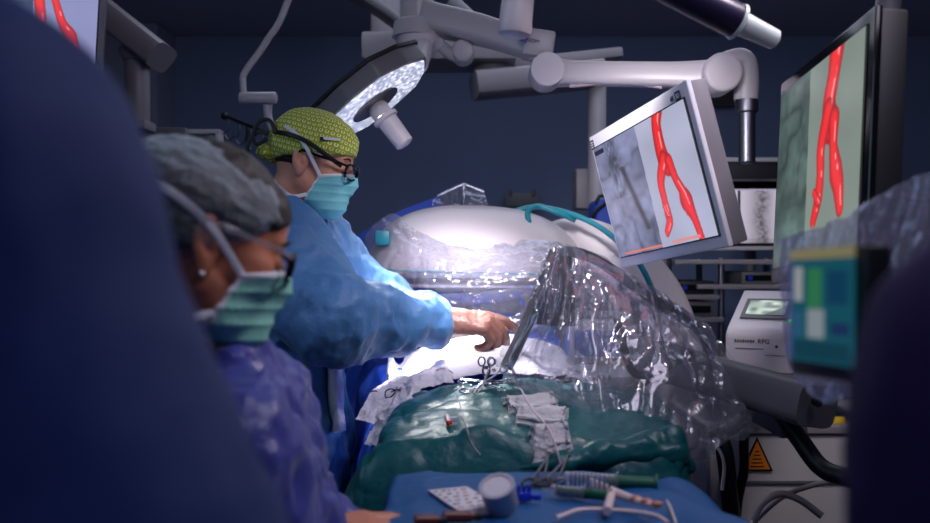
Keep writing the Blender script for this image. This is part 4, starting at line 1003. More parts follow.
def seen(px, py, T=None, lift=0.0):
    """where the sight line through a photo pixel meets the drapes"""
    d = at(px, py, 1.0)-Vector((0, 0, CAMZ)); h = (T or GREEN).ray_cast(Vector((0, 0, CAMZ)), d.normalized()); p = h[0] or at(px, py, 1.9); return p+Vector((0, 0, lift))
def rest(x, y, T=None):
    h = (T or GREEN).ray_cast(Vector((x, y, 2.0)), Vector((0, 0, -1))); return h[0].z if h[0] else 1.12
# gauze swabs
def swab(label, px, py, wd, ht, rot, seed, n=3):
    c = seen(px, py); root = thing('gauze_swab', c, label, 'gauze swab', 'gauze swabs on the green drape')
    R = Matrix.Rotation(math.radians(rot), 3, 'Z')
    def up(x, y, k): q = c+R @ Vector((x, y, 0)); return Vector((q.x, q.y, rest(q.x, q.y)+.006+.007*k))
    for k in range(n):
        w2, h2 = wd*(1-.05*k), ht*(1-.08*k)
        rows = [[up(x*w2, y*h2, k)+Vector((0, 0, .006*math.sin(y*18+k)+(-.004 if abs(x) > .45 or abs(y) > .45 else 0))) for x in (-.5, -.46, -.2, .1, .46, .5)] for y in (-.5, -.46, -.25, 0, .25, .46, .5)]
        sheet('folded_layer', rows, 30, 30, M['gauze'], root, .005, 30, (.5, 1, 1), seed=seed+k, thick=.004)
swab('flat white gauze swab lying furthest back on the green drape', 530, 409, .095, .075, 12, 51)
swab('wavy white gauze swab, middle one of the three on the green drape', 541, 424, .092, .070, -8, 55)
swab('small curled white gauze swab, nearest of the three on the green drape', 550, 439, .062, .050, 5, 59)
# little connector on the drape
root = thing('connector', at(450, 428, 1.73), 'small clear and red plastic connector lying on the green drape', 'connector')
c = seen(450, 426)+Vector((0, 0, .008))
B().cyl(c+Vector((-.006, .02, .006)), c+Vector((-.002, -.012, 0)), .0055).build('barrel', M['bone'], root); B().box(c+Vector((.003, .005, .004)), (.018, .012, .008), rot=(0, 0, .4), bev=.002).build('wing', M['cupw'], root)
B().cyl(c+Vector((-.003, -.012, 0)), c+Vector((.001, -.017, 0)), .0045).build('red_cap', M['red'], root)

# haemostats on the wound
def haemostat(label, piv, ring_dir, roll, opening=.16, L=.16, rr=.0135):
    """pivot point, direction of the finger rings, plane normal hint"""
    d = Vector(ring_dir).normalized(); n = Vector(roll); n = (n-d*n.dot(d)).normalized(); t = n.cross(d); P = Vector(piv)
    root = thing('haemostat', P, label, 'clamp', 'steel clamps at the wound edge')
    for sg in (-1, 1):
        e = P+d*L*.62+t*sg*L*opening*.5
        B().tube([P-t*sg*.002-d*.04, P-t*sg*.003-d*.02, P, P+d*L*.3+t*sg*.007, e-d*.002], [.6, .9, 1.2, .9, .8], 8, flat=(.0022, .0018), up=n).build('shank', M['steel'], root)
        cc_ = e+d*rr*.9+t*sg*.004; B().ring([cc_+d*rr*1.2*math.cos(q*math.pi/9)+t*rr*.9*math.sin(q*math.pi/9) for q in range(18)], .0018, 8).build('finger_ring', M['steel'], root)
    B().cyl(P-n*.004, P+n*.004, .003).build('pivot_screw', M['steel2'], root)
    B().box(P+d*L*.5, (.008, .008, .002), rot=frame_z(n), bev=.001).build('ratchet', M['steel2'], root)
def lay(a_, l1, b_, l2): return seen(a_[0], a_[1], ALL, l1), seen(b_[0], b_[1], ALL, l2)
P_, Q_ = lay((486, 386), .012, (480, 394), .008); haemostat('upright clamp with its rings standing over the wound', P_+Vector((0, 0, .004)), (.02, .05, 1), (.1, -1, 0), .26, .045, .008)
P_, Q_ = lay((492, 388), .010, (462, 392), .012); haemostat('clamp lying flat with rings pointing left near the wound edge', P_, Q_-P_, (0, -.5, 1), .3, .085, .008)
P_, Q_ = lay((478, 389), .016, (508, 393), .016); haemostat('clamp lying flat with rings pointing right near the wound edge', P_, Q_-P_, (0, -.5, 1), .3, .085, .008)
P_, Q_ = lay((484, 392), .02, (502, 384), .03); haemostat('slanted clamp reaching up right from the pile of clamps', P_, Q_-P_+Vector((0, 0, .02)), (.2, -.8, .6), .25, .085, .008)
# pink wound tapes and threads
o = B().tube([seen(a_, b_, ALL, .004) for a_, b_ in ((436, 372), (444, 370), (452, 374), (458, 380), (464, 390))], .0018, 6).build('suture', M['thread']); tag(o, 'pale pink suture looping from the white towel to the clamps', 'suture')
o = B().tube([seen(a_, b_, GREEN, .002) for a_, b_ in ((456, 396), (460, 406), (463, 418), (467, 430), (471, 443), (480, 456))], .0008, 6).build('suture', M['thread']); tag(o, 'fine straight thread lying down the green drape left of the gauze', 'suture')
o = B().tube([seen(a_, b_, GREEN, l_) for a_, b_, l_ in ((515, 398, .02), (521, 408, .036), (527, 420, .036), (536, 434, .036), (548, 448, .034), (556, 460, .02), (560, 466, .006))], .0019, 8).build('catheter', M['thread']); tag(o, 'thin pale pink catheter lying over the gauze swabs', 'catheter')

# ================================================================== instrument table at the front
root = thing('instrument_table', (.135, 1.2, 0), 'steel instrument table under a bright blue sheet at the bottom of the photo', 'table')
B().box((.115, 1.18, 1.092), (.38, .40, .02), bev=.006).build('table_top', M['steel2'], root)
for sx in (-.05, .28):
    for sy in (1.0, 1.36): B().cyl((sx, sy, 0), (sx, sy, 1.085), .012).build('leg', M['steel2'], root)
ZT = 1.118
def rowt(y, z, xr=.385, xl=-.115, zr=.8):
    return [Vector((xl-.004, y, .86)), Vector((xl-.006, y, 1.0)), Vector((xl, y, z-.02)), Vector((xl+.03, y, z)), Vector(((xl+xr)/2-.1, y, z)), Vector(((xl+xr)/2+.1, y, z)), Vector((xr-.06, y, z-.004)), Vector((xr, y, z-.05)), Vector((xr+.02, y, zr))]
rows = [rowt(.93, .80), rowt(.935, 1.02), rowt(.96, ZT-.004), rowt(1.10, ZT), rowt(1.25, ZT), rowt(1.37, ZT+.002, .37), rowt(1.425, ZT-.006, .35), rowt(1.44, ZT-.05, .34), rowt(1.445, .84, .34)]
def tedge(V):
    d = np.zeros_like(V); k = np.clip((V[:, 0]-.16)/.12, 0, 1)*(V[:, 1] > .96); d[:, 2] = k*.012*np.sin(V[:, 0]*30+V[:, 1]*20); return d
o = sheet('table_drape', rows, 130, 110, M['blue2'], None, .0035, 12, seed=61, edge=tedge); tag(o, 'bright cyan-blue sheet covering the instrument table at the bottom of the photo', 'drape')
def zt(px, py, z=ZT+.005):
    Y_ = (CAMZ-z)*FPX/(py-261.5); return at(px, py, Y_)
# printed packet
root = thing('printed_packet', zt(466, 508), 'white printed packet with red and black marks, left of the steel cup', 'packet')
a, b_, c_, d_ = zt(444, 491), zt(482, 487), zt(490, 514), zt(447, 518)
ex = (b_-a).normalized(); ey = (a-d_); ey = (ey-ex*ey.dot(ex)).normalized(); m = Matrix((ex, ey, ex.cross(ey))).transposed().to_4x4(); m.translation = (a+b_+c_+d_)/4
wq, hq = (b_-a).length, (a-d_).length
b = B(m); b.box((0, 0, .001), (wq, hq, .004), bev=.0008); b.build('paper_sleeve', M['paper'], root)
b = B(m); k2 = B(m); rnd = random.Random(3)
for r in range(7):
    x = -wq*.44
    while x < wq*.4:
        L = rnd.uniform(.004, .012); (b if rnd.random() < .45 else k2).box((x+L/2, hq*(.4-r*.13), .0034), (L*.85, .0026, .0006)); x += L+rnd.uniform(.002, .008)
b.build('red_print', M['ink'], root); k2.build('black_print', M['pen'], root)
# cup
root = thing('steel_cup', zt(500, 512), 'small pale cup lying tilted with its bright round end facing up', 'cup')
p0 = zt(499, 512)+Vector((.002, 0, .016)); ax = Vector((-.22, -.45, .86)).normalized()
B().lathe(p0-ax*.012, ax, [(0, .020), (.004, .0225), (.03, .0225), (.034, .024), (.037, .024), (.037, .019), (.034, .018)], 30).build('cup_wall', M['cupw'], root)
B().lathe(p0+ax*.0225, ax, [(0, .0185), (.001, .0185), (.0015, .004)], 30).build('cup_disc', M['paper'], root)
# blue clip
root = thing('tube_clip', zt(524, 501), 'blue toothed plastic clip just right of the small cup', 'clip')
p0 = zt(524, 501)+Vector((0, 0, .006))
B().box(p0, (.018, .012, .012), rot=(0, 0, .3), bev=.002).build('clip_body', M['clip'], root)
for q in range(3): B().box(p0+Vector((-.007+q*.007, .003, .009)), (.003, .008, .012), rot=(.1, .1, .3), bev=.0008).build('tooth', M['clip'], root)
B().cyl(p0+Vector((.008, 0, 0)), p0+Vector((.022, -.006, .0)), .004).build('spigot', M['clip'], root)
# syringes
def syringe(label, A, E, r, frac, grp=None):
    root = thing('syringe', (A+E)/2, label, 'syringe'); d = (E-A).normalized(); L = (E-A).length; up = Vector((0, 0, r))
    A = A+up; E = E+up
    B().lathe(A, d, [(0, .0015), (.010, .0022), (.011, r*.5), (.014, r), (L*.6, r), (L*.605, r*1.5), (L*.615, r*1.5), (L*.617, r)], 20).build('barrel', M['syringe'], root)
    B().lathe(A+d*L*frac, d, [(0, r*.6), (.003, r*.86), (L*(.97-frac), r*.86), (L*(.975-frac), r*1.25), (L*(1-frac), r*1.25)], 20).build('plunger', M['syrg'], root)
    b = B()
    for q in range(9): b.cyl(A+d*(.022+q*.006), A+d*(.0226+q*.006), r*1.012, n=20)
    b.build('scale_marks', M['pen'], root)
syringe('clear syringe with a broad green plunger, further back of the two', zt(556, 485), zt(658, 491), .0105, .5)
syringe('dark syringe with a green plunger, nearer of the two', zt(542, 495), zt(612, 502), .008, .25)
# black handled clamps where the catheter ends
for (lab, A, E) in (('dark ring-handled clamp standing at the end of the catheter', zt(538, 484), zt(546, 464)), ('dark ring-handled clamp leaning right at the end of the catheter', zt(552, 484), zt(566, 466))):
    root = thing('haemostat', A, lab, 'clamp'); A = A+Vector((0, 0, .006)); E = Vector((E.x, 1.40, ZT+.03)); d = (E-A).normalized()
    for sg in (-1, 1):
        t = Vector((1, 0, 0))*sg; B().tube([A+t*.008, A.lerp(E, .5)+t*.004, E-t*.001], .0024, 8).build('shank', M['steel2'], root)
        cc_ = A+t*.012-d*.008; B().ring([cc_+d*.012*math.cos(q*math.pi/8)+Vector((1, 0, 0))*.009*math.sin(q*math.pi/8) for q in range(16)], .0022, 8).build('finger_ring', M['dark'], root)
    B().cyl(E+Vector((0, -.004, 0)), E+Vector((0, .004, 0)), .003).build('pivot_screw', M['steel2'], root)
# ridged clamp + loop of tube
root = thing('ridged_clamp', zt(620, 508), 'pale ridged clamp with rust-stained jaws at the bottom right of the table', 'clamp')
p0, p1, p2, p3 = [zt(x, y)+Vector((0, 0, .01)) for x, y in ((607, 519), (612, 499), (636, 508), (657, 514))]
B().tube([p0, p1], .006, 10).build('handle', M['bone'], root); B().tube([p1, p2, p3], [.007, .0055, .004], 10).build('jaw', M['bone'], root)
for q in range(5): B().box(p1.lerp(zt(592, 492)+Vector((0, 0, .012)), q/4), (.004, .006, .014), bev=.001).build('ridge', M['bone'], root)
for q in range(3): B().sph(p2.lerp(p3, q/2)+Vector((0, 0, .003)), .005, (1.6, 1, .8)).build('jaw_pad', M['skin2'], root)
o = B().tube([zt(x, y)+Vector((0, 0, .004)) for x, y in ((556, 521), (580, 513), (608, 513), (636, 515), (656, 519), (668, 526))], .0028, 8).build('catheter', M['bone']); tag(o, 'coiled pale tube on the blue sheet below the ridged clamp', 'catheter')
o = B().tube([zt(x, y)+Vector((0, 0, .003)) for x, y in ((660, 493), (668, 505), (674, 520), (676, 526))], .0018, 8).build('catheter', M['bone']); tag(o, 'thin curved tube right of the green plungers', 'catheter')
# brown bottles / jars
for lab, px, py, w_ in (('short brown vial lying at the left of the instrument table front', 424, 526, .026), ('longer brown vial lying left of the small cup', 456, 522, .034)):
    root = thing('brown_vial', zt(px, py), lab, 'vial'); p0 = zt(px, py)+Vector((0, 0, .007)); d = Vector((1, .06, 0))
    B().lathe(p0-d*w_/2, d, [(0, .005), (.002, .0075), (w_, .0075), (w_+.004, .005), (w_+.008, .005)], 20).build('glass_body', M['brown'], root)
    B().lathe(p0+d*(w_/2+.007), d, [(0, .0055), (.008, .0055)], 16).build('cap', M['black'], root)
# ================================================================== draped radiation shield
root = thing('radiation_shield', at(560, 250, 2.0), 'black framed shield standing inside a clear plastic tent right of the surgeon\'s hand', 'shield')
B().tube([at(556, 252, 1.98), at(540, 290, 1.97), at(524, 330, 1.95), at(506, 368, 1.93)], 1, 10, flat=(.014, .008), up=(0, 1, 0)).build('front_bar', M['black'], root)
B().tube([at(556, 252, 1.99), at(574, 252, 2.0), at(600, 262, 2.02), at(640, 290, 2.08), at(700, 330, 2.2)], 1, 10, flat=(.012, .012), up=(0, 1, 0)).build('top_bar', M['greyp'], root)
B().tube([at(617, 318, 2.02), at(622, 340, 2.02), at(632, 370, 2.03), at(652, 380, 2.03)], .010, 10).build('side_bar', M['black'], root)
B().tube([at(556, 376, 2.05), at(600, 395, 2.05), at(640, 384, 2.06), at(690, 352, 2.1)], .009, 10).build('lower_bar', M['dark'], root)
rows = [[at(*p) for p in r] for r in ([(556, 254, 2.01), (566, 253, 2.02), (574, 260, 2.02)], [(542, 290, 2.0), (560, 290, 2.01), (574, 292, 2.02)], [(536, 324, 2.0), (556, 326, 2.01), (574, 326, 2.02)])]
sheet('dark_panel', rows, 12, 12, M['dark'], root, thick=.006)
root = thing('infusion_pump', at(598, 356, 2.5), 'boxy white pump with a blue front, seen through the plastic tent', 'pump')
c = at(598, 343, 2.42); B().box(c+Vector((0, .08, -.0)), (.15, .14, .11), bev=.01).build('pump_body', M['white'], root); B().box(c, (.125, .03, .07), bev=.004).build('blue_front', M['bluebox'], root)
B().box(at(602, 382, 2.4), (.15, .12, .07), rot=(.2, 0, .1), bev=.01).build('lower_unit', M['white'], root); text('- 8 8 8', Matrix.Translation(at(602, 378, 2.33)) @ Matrix.Rotation(math.radians(88), 4, 'X'), .018, M['dark'], root)
B().cyl((c.x, 2.5, 0), (c.x, 2.5, c.z+.02), .016).build('pump_pole', M['steel2'], root); B().lathe((c.x, 2.5, 0), (0, 0, 1), [(0, .12), (.03, .12), (.05, .02)]).build('floor_base', M['greyp'], root)
front = [[(548, 248, 1.93), (562, 243, 1.93), (590, 252, 1.95), (625, 272, 1.98), (668, 296, 2.02), (700, 318, 2.05)],
         [(532, 285, 1.87), (556, 285, 1.84), (590, 292, 1.85), (632, 306, 1.88), (680, 322, 1.92), (716, 340, 1.98)],
         [(512, 330, 1.86), (544, 332, 1.80), (586, 340, 1.78), (634, 350, 1.80), (690, 360, 1.85), (735, 372, 1.93)],
         [(492, 362, 1.88), (524, 374, 1.80), (574, 386, 1.75), (630, 398, 1.75), (694, 402, 1.80), (752, 404, 1.90)],
         [(500, 378, 1.90), (532, 398, 1.84), (584, 420, 1.75), (636, 440, 1.70), (696, 444, 1.76), (758, 424, 1.9)],
         [(506, 384, 1.92), (540, 410, 1.88), (592, 438, 1.78), (640, 462, 1.70), (690, 466, 1.76), (744, 440, 1.9)]]
o = sheet('plastic_tent', [[at(*p) for p in r] for r in front], 210, 170, M['filmd'], None, .013, 11, (1, 1, .6), seed=71, sharp=1.3, pleat=(.022, 10, 4.5)); tag(o, 'large crumpled clear plastic sheet hanging as a tent over the black shield bars', 'plastic drape')
back = [[(x+8, y+3, Y_+.14+.05*i) for x, y, Y_ in r] for i, r in enumerate(front[:5])]
o = sheet('plastic_tent', [[at(*p) for p in r] for r in back], 110, 80, M['film'], None, .012, 10, (1, 1, .55), seed=77, sharp=1.3, pleat=(.02, 8, 4)); tag(o, 'rear layer of clear plastic behind the black shield bars', 'plastic drape')

# ================================================================== right side equipment
root = thing('support_beam', at(760, 400, 2.0), 'grey tapered support beam running right, in front of the white analyser', 'beam')
a, e = at(652, 358, 2.3), at(808, 404, 1.85)
b = B(); b.tube([a, a.lerp(e, .5), e, e+(e-a).normalized()*.02], [1.05, 1, 1, .85], 20, flat=(.046, .06), up=(0, 1, 0), steps=20); b.build('beam_body', M['greyp'], root)
B().cyl(at(806, 398, 1.85)+Vector((0, -.064, 0)), at(806, 398, 1.85)+Vector((0, -.05, 0)), .009).build('bolt_hole', M['black'], root)
xc = at(766, 400, 2.4).x; zc = at(0, 400, 2.4).z
B().cyl((xc, 2.42, 1.021), (xc, 2.42, zc), .026).build('support_column', M['steel2'], root)
B().box((xc-.07, 2.22, zc-.0), (.06, .44, .05), bev=.006).build('bracket', M['greyp'], root)
# analyser on its trolley shelf
root = thing('analyser', at(755, 366, 2.5), 'white rounded analyser box with a small lit screen and a green light', 'analyser')
za = at(0, 372, 2.45).z; R = Matrix.Rotation(math.radians(-28), 4, 'Z'); m = Matrix.Translation(at(768, 352, 2.55)) @ R; m.translation.z = za+.001
b = B(m); prof = [(-.15, 0), (.15, 0), (.15, .12), (.135, .135), (-.08, .13), (-.14, .105), (-.15, .09)]
bm2 = Matrix.Rotation(math.radians(90), 4, 'X') @ Matrix.Rotation(math.radians(90), 4, 'Y')
b = B(m @ Matrix.Rotation(math.radians(90), 4, 'Z') @ Matrix.Rotation(math.radians(90), 4, 'X')); b.prism([(-.14, 0), (.14, 0), (.14, .205), (.12, .215), (-.12, .118), (-.14, .10)], -.09, .09, .010); b.build('case', M['white2'], root)
mt = m @ T3(-.0, -.01, .1665) @ Matrix.Rotation(math.radians(22), 4, 'X'); b = B(mt); b.box((0, 0, 0), (.13, .13, .004), bev=.001); b.build('screen_frame', M['greyp'], root)
g = np.zeros((40, 50, 3)); vv, uu = np.mgrid[0:40, 0:50]; g[:] = (150, 166, 150); n = vn(np.stack([uu*.12, vv*.12, uu*0.], -1).reshape(-1, 3)).reshape(40, 50); g = g*(.55+.8*n[..., None]); g[uu+vv > 62] *= .5
picture(mt, .105, .095, np.clip(g, 0, 255), root, dz=.004)
b = B(m); b.box((.072, -.075, .139), (.012, .008, .006)); b.build('status_light', M['gled'], root)
mf_ = m @ T3(-.02, -.1412, .08) @ Matrix.Rotation(math.radians(90), 4, 'X')
text('RPG', m @ T3(.012, -.1415, .084) @ Matrix.Rotation(math.radians(90), 4, 'X'), .017, M['dark'], root)
b = B(m)
for q in range(8): b.box((-.062+q*.0068, -.1412, .084), (.0044, .001, .007 if q % 3 else .009))
for q in range(12): b.box((-.060+q*.0062, -.1412, .064), (.0046, .001, .003))
for q in range(10): b.box((.018+q*.0052, -.1412, .048), (.0036, .001, .002))
b.build('maker_word', M['greyp'], root)
b = B(m); b.cyl((.045, -.1415, .072), (.045, -.1405, .072), .004, n=12); b.build('front_dot', M['dark'], root)
b = B(m); b.cyl((.094, -.09, .06), (.096, -.09, .06), .018); b.build('side_knob', M['bone'], root)
root = thing('equipment_trolley', at(770, 480, 2.6), 'grey-white equipment trolley with an orange warning triangle, bottom right', 'trolley')
x = at(772, 400, 2.6).x
B().box((x, 2.6, za-.012), (.42, .5, .024), bev=.006).build('top_shelf', M['grey2'], root)
B().box((x+.06, 2.59, .65), (.62, .44, .70), bev=.02, seg=3).build('cabinet_body', M['white'], root)
B().box((x+.06, 2.585, 1.008), (.63, .45, .024), bev=.008, seg=3).build('cabinet_lid', M['grey2'], root)
for sx in (-.12, .16): B().cyl((x+sx, 2.7, 1.02), (x+sx, 2.7, za-.02), .02).build('upright', M['steel2'], root)
for sx in (-.2, .32):
    for sy in (2.42, 2.8): B().cyl((x+sx-.012, sy, .05), (x+sx+.012, sy, .05), .05).build('caster', M['black'], root)
B().box((x+.06, 2.62, .22), (.56, .44, .18), bev=.02).build('lower_plinth', M['greyp'], root)
tm = Matrix.Translation(at(757, 455, 2.365)+Vector((0, .0, 0))) @ Matrix.Rotation(math.radians(90), 4, 'X')
tm.translation.y = 2.366
b = B(tm); b.prism([(-.042, -.042), (.042, -.042), (0, .048)], 0, .002); b.build('sticker_border', M['black'], root, False)
b = B(tm); b.prism([(-.034, -.037), (.034, -.037), (0, .037)], .002, .003); st = b.build('warning_sticker', M['orange'], root, False)
b = B(tm)
for q in range(5): b.box((0, -.03+q*.010, .0034), (.036-.0065*q, .0028, .0008))
b.build('sticker_print', M['black'], st, False)
b = B(); b.box((x+.1, 2.40, 1.026), (.05, .02, .02), bev=.004); b.build('yellow_tab', M['yellow'], root)
b = B(); b.sph((x+.2, 2.40, 1.026), .016, (1.4, .6, .5)); b.build('indicator_lamp', M['wled'], root)
b = B(); b.box((x+.05, 2.366, .87), (.50, .006, .006)); b.build('door_seam', M['greyp'], root)
for i, (pts, r, lab, mm_) in enumerate((
    ([(748, 415, 2.3), (744, 440, 2.28), (744, 470, 2.28), (738, 500, 2.3), (735, 540, 2.3)], .012, 'thick black cable hanging left of the orange warning triangle', 'black'),
    ([(778, 408, 2.0), (800, 440, 1.95), (822, 468, 1.9), (850, 478, 1.85), (900, 486, 1.8)], .02, 'thick dark strut slanting down to the right in front of the trolley', 'dark'),
    ([(752, 520, 2.0), (764, 502, 2.0), (780, 494, 2.0), (800, 500, 1.98), (822, 516, 1.96)], .008, 'pale tube arching over the bottom right corner beside the trolley', 'grey2'),
    ([(746, 530, 2.05), (778, 500, 2.05), (810, 486, 2.02), (850, 478, 2.0)], .006, 'thin grey tube rising right across the trolley', 'grey2'),
    ([(716, 430, 2.3), (724, 450, 2.28), (728, 480, 2.28), (733, 530, 2.3)], .022, 'broad dark post left of the thick black cable', 'dark'),
    ([(700, 440, 2.15), (716, 446, 2.12), (724, 464, 2.1), (722, 490, 2.1)], .004, 'thin white wire by the blue table corner', 'white'))):
    o = B().tube([at(*p) for p in pts], r, 12).build(('cable', 'strut', 'hose', 'hose', 'post', 'cable')[i], M[mm_]); tag(o, lab, ('cable', 'strut', 'hose', 'hose', 'post', 'cable')[i])
# touch screen wrapped in film
quad = [(786, 250), (862, 244), (868, 388), (790, 374)]
m, h = pose_quad(quad, .105)
root = thing('touch_screen', m.translation-Vector((0, 0, h/2)), 'upright touch screen with blue and green panels, wrapped in film at the right', 'touch screen')
b = B(m); b.box((0, 0, -.012), (.105, h, .022), bev=.005); b.build('housing', M['dark'], root)
g = np.zeros((150, 100, 3)); g[:] = (30, 120, 140); g[:14] = (190, 180, 130); g[14:, :6] = (90, 110, 180); g[24:70, 8:22] = (220, 226, 230); g[26:78, 30:52] = (70, 170, 110); g[80:118, 30:56] = (196, 210, 220); g[30:74, 60:90] = (20, 90, 130); g[96:112, 66:92] = (40, 70, 130)
g[122:146, 8:92] = (24, 90, 110); g[84:118, 8:24] = (60, 130, 170)
mp = m @ T3(0, .006, .0); picture(mp, .09, h*.86, g, root, dz=.003, m=screen_mat(.34, 'dim_lit_screen'))
B().tube([m @ Vector((0, 0, -.02)), m @ Vector((.03, 0, -.10)), m @ Vector((.06, -.25, -.16)), Vector(((m @ Vector((.06, 0, -.16))).x, (m @ Vector((.06, 0, -.16))).y, .0))], .016, 12).build('stand_arm', M['dark'], root)
fr1 = [[(782, 240, 1.16), (822, 226, 1.10), (870, 204, 1.04), (935, 168, .95)], [(783, 290, 1.14), (826, 282, 1.07), (872, 268, 1.0), (935, 240, .92)], [(788, 350, 1.14), (830, 350, 1.06), (874, 330, .98), (935, 300, .9)], [(800, 386, 1.14), (826, 404, 1.06), (860, 392, .98), (930, 370, .9)]]
o = sheet('plastic_drape', [[at(*p) for p in r] for r in fr1], 90, 80, M['filmt'], None, .009, 16, (1, 1, .5), seed=91, sharp=3); tag(o, 'smoky clear plastic cover hanging over the touch screen', 'plastic drape')

# ================================================================== people
# ---- surgeon
frS = Frame(at(313, 161, 2.15), math.radians(-3), math.radians(16), 0, .95)
HR = hand_chains(at(447, 322, 2.12), (1, .05, -.03), (.05, -.45, .88), (0, 1, .2), (.25, .6, .8, .95), .6, 1.06, .02)
HL = hand_chains(at(462, 334, 2.30), (.75, -.65, -.3), (.2, .2, .95), (1, -.2, 0), (.6, .7, .7, .7), .6)
surg, body, gown, _ = person(dict(label='surgeon in a patterned yellow-green cap, mask and blue gown, bending over the patient', yaw=0, frame=frS,
    feet=[(-.47, 2.08, 0), (-.47, 2.36, 0)], pelvis=(-.45, 2.22, .98), neck=(-.425, 2.19, 1.575), shR=(-.43, 2.07, 1.475), shL=(-.42, 2.36, 1.48),
    elR=(-.29, 1.93, 1.325), elL=(-.22, 2.46, 1.31), wrR=at(440, 323, 2.12), wrL=at(452, 328, 2.34), handR=HR, handL=HL, skin=M['skin'],
    gown=[M['gown'], M['skirt']], skz=1.22, gh=.007, seed=3, fold=(.020, 7.5), sr=.10, gt=.125, gr=1.06))
def glove(H, wr, el, root, name='glove', grow=.0016, cuff=.05, mat_=None):
    a, b_ = hand_box(H, .07); d = (Vector(wr)-Vector(el)).normalized(); w0 = Vector(wr)-d*.03
    def f(P):
        g = hand_f(P, H, grow); g = smin(g, cap_(P, w0, H[0]+H[1]*.03, .034, .0285), .02)
        return g
    return blob(name, f, a, b_, .0028, mat_ or M['glove'], root, lambda V: folds(V, .0022, 30, (1.6, 1, 1), 5), 1)
glove(HR, at(440, 323, 2.12), (-.29, 1.93, 1.325), surg); glove(HL, at(452, 328, 2.34), (-.22, 2.46, 1.31), surg)
brow_lash(frS, body, M['hair'])
mask_parts(frS, surg, M['mask'], [
    [(.045, -.066, -.035), (.02, -.078, -.005), (-.0, -.092, .02), (-.03, -.098, .045), (-.07, -.08, .06)], [(.045, .066, -.035), (.02, .08, -.005), (-.0, .093, .02), (-.03, .098, .045), (-.07, .08, .06)],
    [(.024, -.066, -.085), (-.01, -.072, -.10), (-.05, -.066, -.085), (-.07, -.05, -.075)]])
spectacles(frS, surg, M['blackgl'])
def capf(p):
    g = smin(ell(p, (-.014, 0, .036), (.108, .088, .093)), ell(p, (.035, 0, .05), (.062, .072, .056)), .03)
    lim = .034+(p[:, 0]-.09)*.30; g = smax(g, lim-p[:, 2]+0*p[:, 0], .004)
    g = np.minimum(g, smax(ell(p, (-.108, -.01, -.012), (.034, .03, .022)), -g-.004, .002)); return g
def capuv(V):
    d = V-np.array((-.01, 0, .03)); d = d/np.linalg.norm(d, axis=1, keepdims=True); th = np.arccos(np.clip(np.abs(d[:, 1]), 0, 1))*.098; ph = np.arctan2(d[:, 2], d[:, 0])
    return np.stack([th*np.cos(ph)/.0150, th*np.sin(ph)/.0135], 1)+40
cp = local_blob('surgical_cap', frS, capf, (-.16, -.11, -.06), (.12, .11, .16), .0032, M['cap'], surg, lambda V: folds(V, .004, 18, (1, 1, 1.5), 9), 1, None, capuv)
B().tube([frS.w((.094*math.cos(a)-.004, .084*math.sin(a), .036+(.094*math.cos(a)-.004-.09)*.30)) for a in [math.radians(q) for q in range(-86, 87, 8)]], 1, 8, raw=True, up=frS.R @ Vector((0, 0, 1)), flat=(.0022, .004)).build('brow_band', M['maskw'], cp)
B().box(frS.w((.050, -.0815, .060)), (.040, .003, .006), rot=(frS.R @ Euler((0, math.radians(-12), math.radians(28))).to_matrix())).build('cap_label', M['maskw'], cp)
B().box(frS.w((.030, -.0895, .054)), (.012, .003, .008), rot=(frS.R @ Euler((0, math.radians(-12), math.radians(20))).to_matrix())).build('cap_tag', M['pen'], cp)
# head strap of the spectacles with its loops
stp = B().tube([frS.w(p) for p in ((.088, -.068, .004), (.05, -.090, .018), (.0, -.098, .036), (-.05, -.094, .042), (-.095, -.06, .040), (-.118, -.02, .036))], 1, 8, up=frS.R @ Vector((0, 1, 0)), flat=(.0055, .0018)).build('spectacle_strap', M['black'], surg)
B().tube([frS.w(p) for p in ((-.09, -.065, .04), (-.118, -.06, .064), (-.142, -.06, .05), (-.146, -.06, .015), (-.13, -.06, .0), (-.11, -.06, .02))], 1, 8, up=frS.R @ Vector((0, 1, 0)), flat=(.005, .0016)).build('strap_loop', M['black'], stp)
B().tube([frS.w(p) for p in ((-.112, -.06, .032), (-.138, -.058, .028), (-.152, -.058, .0), (-.15, -.058, -.03))], 1, 8, up=frS.R @ Vector((0, 1, 0)), flat=(.0055, .0016)).build('strap_tail', M['black'], stp)
local_blob('hair', frS, lambda p: smax(smax(head_core(p)-.003, p[:, 0]+.018, .004), np.maximum(p[:, 2]-.03, -.075-p[:, 2]), .004), (-.13, -.1, -.1), (.02, .1, .06), .0035, M['hair'], surg)
# white piping down the gown front, and inner black collar
B().tube([(-.352, 2.07, 1.50), at(331, 236, 2.03), at(339, 256, 2.03), at(346, 284, 2.0)], 1, 8, flat=(.003, .0015), up=(0, 1, 0)).build('gown_piping', M['maskw'], gown)
def ringcollar(fr, root, m, z0, z1, r):
    a = fr.w((-.045, 0, z0)); e = fr.w((-.052, 0, z1)); B().lathe(a, (e-a).normalized(), [(0, r-.006), (.001, r), ((e-a).length, r+.004), ((e-a).length+.001, r-.006)], 36).build('inner_collar', m, root)
ringcollar(frS, surg, M['collar'], -.10, -.16, .064)
# plastic apron edge of the surgeon: pale film strip
rows = [[at(*p) for p in r] for r in ([(322, 346, 2.1), (334, 345, 2.06), (343, 350, 2.06)], [(325, 380, 2.1), (335, 380, 2.05), (343, 382, 2.06)], [(327, 415, 2.1), (336, 414, 2.05), (345, 418, 2.06)], [(330, 432, 2.1), (338, 432, 2.06), (346, 430, 2.07)])]
sheet('gown_flap', rows, 24, 60, M['towel'], surg, .008, 20, (1, 1, .4), seed=15)

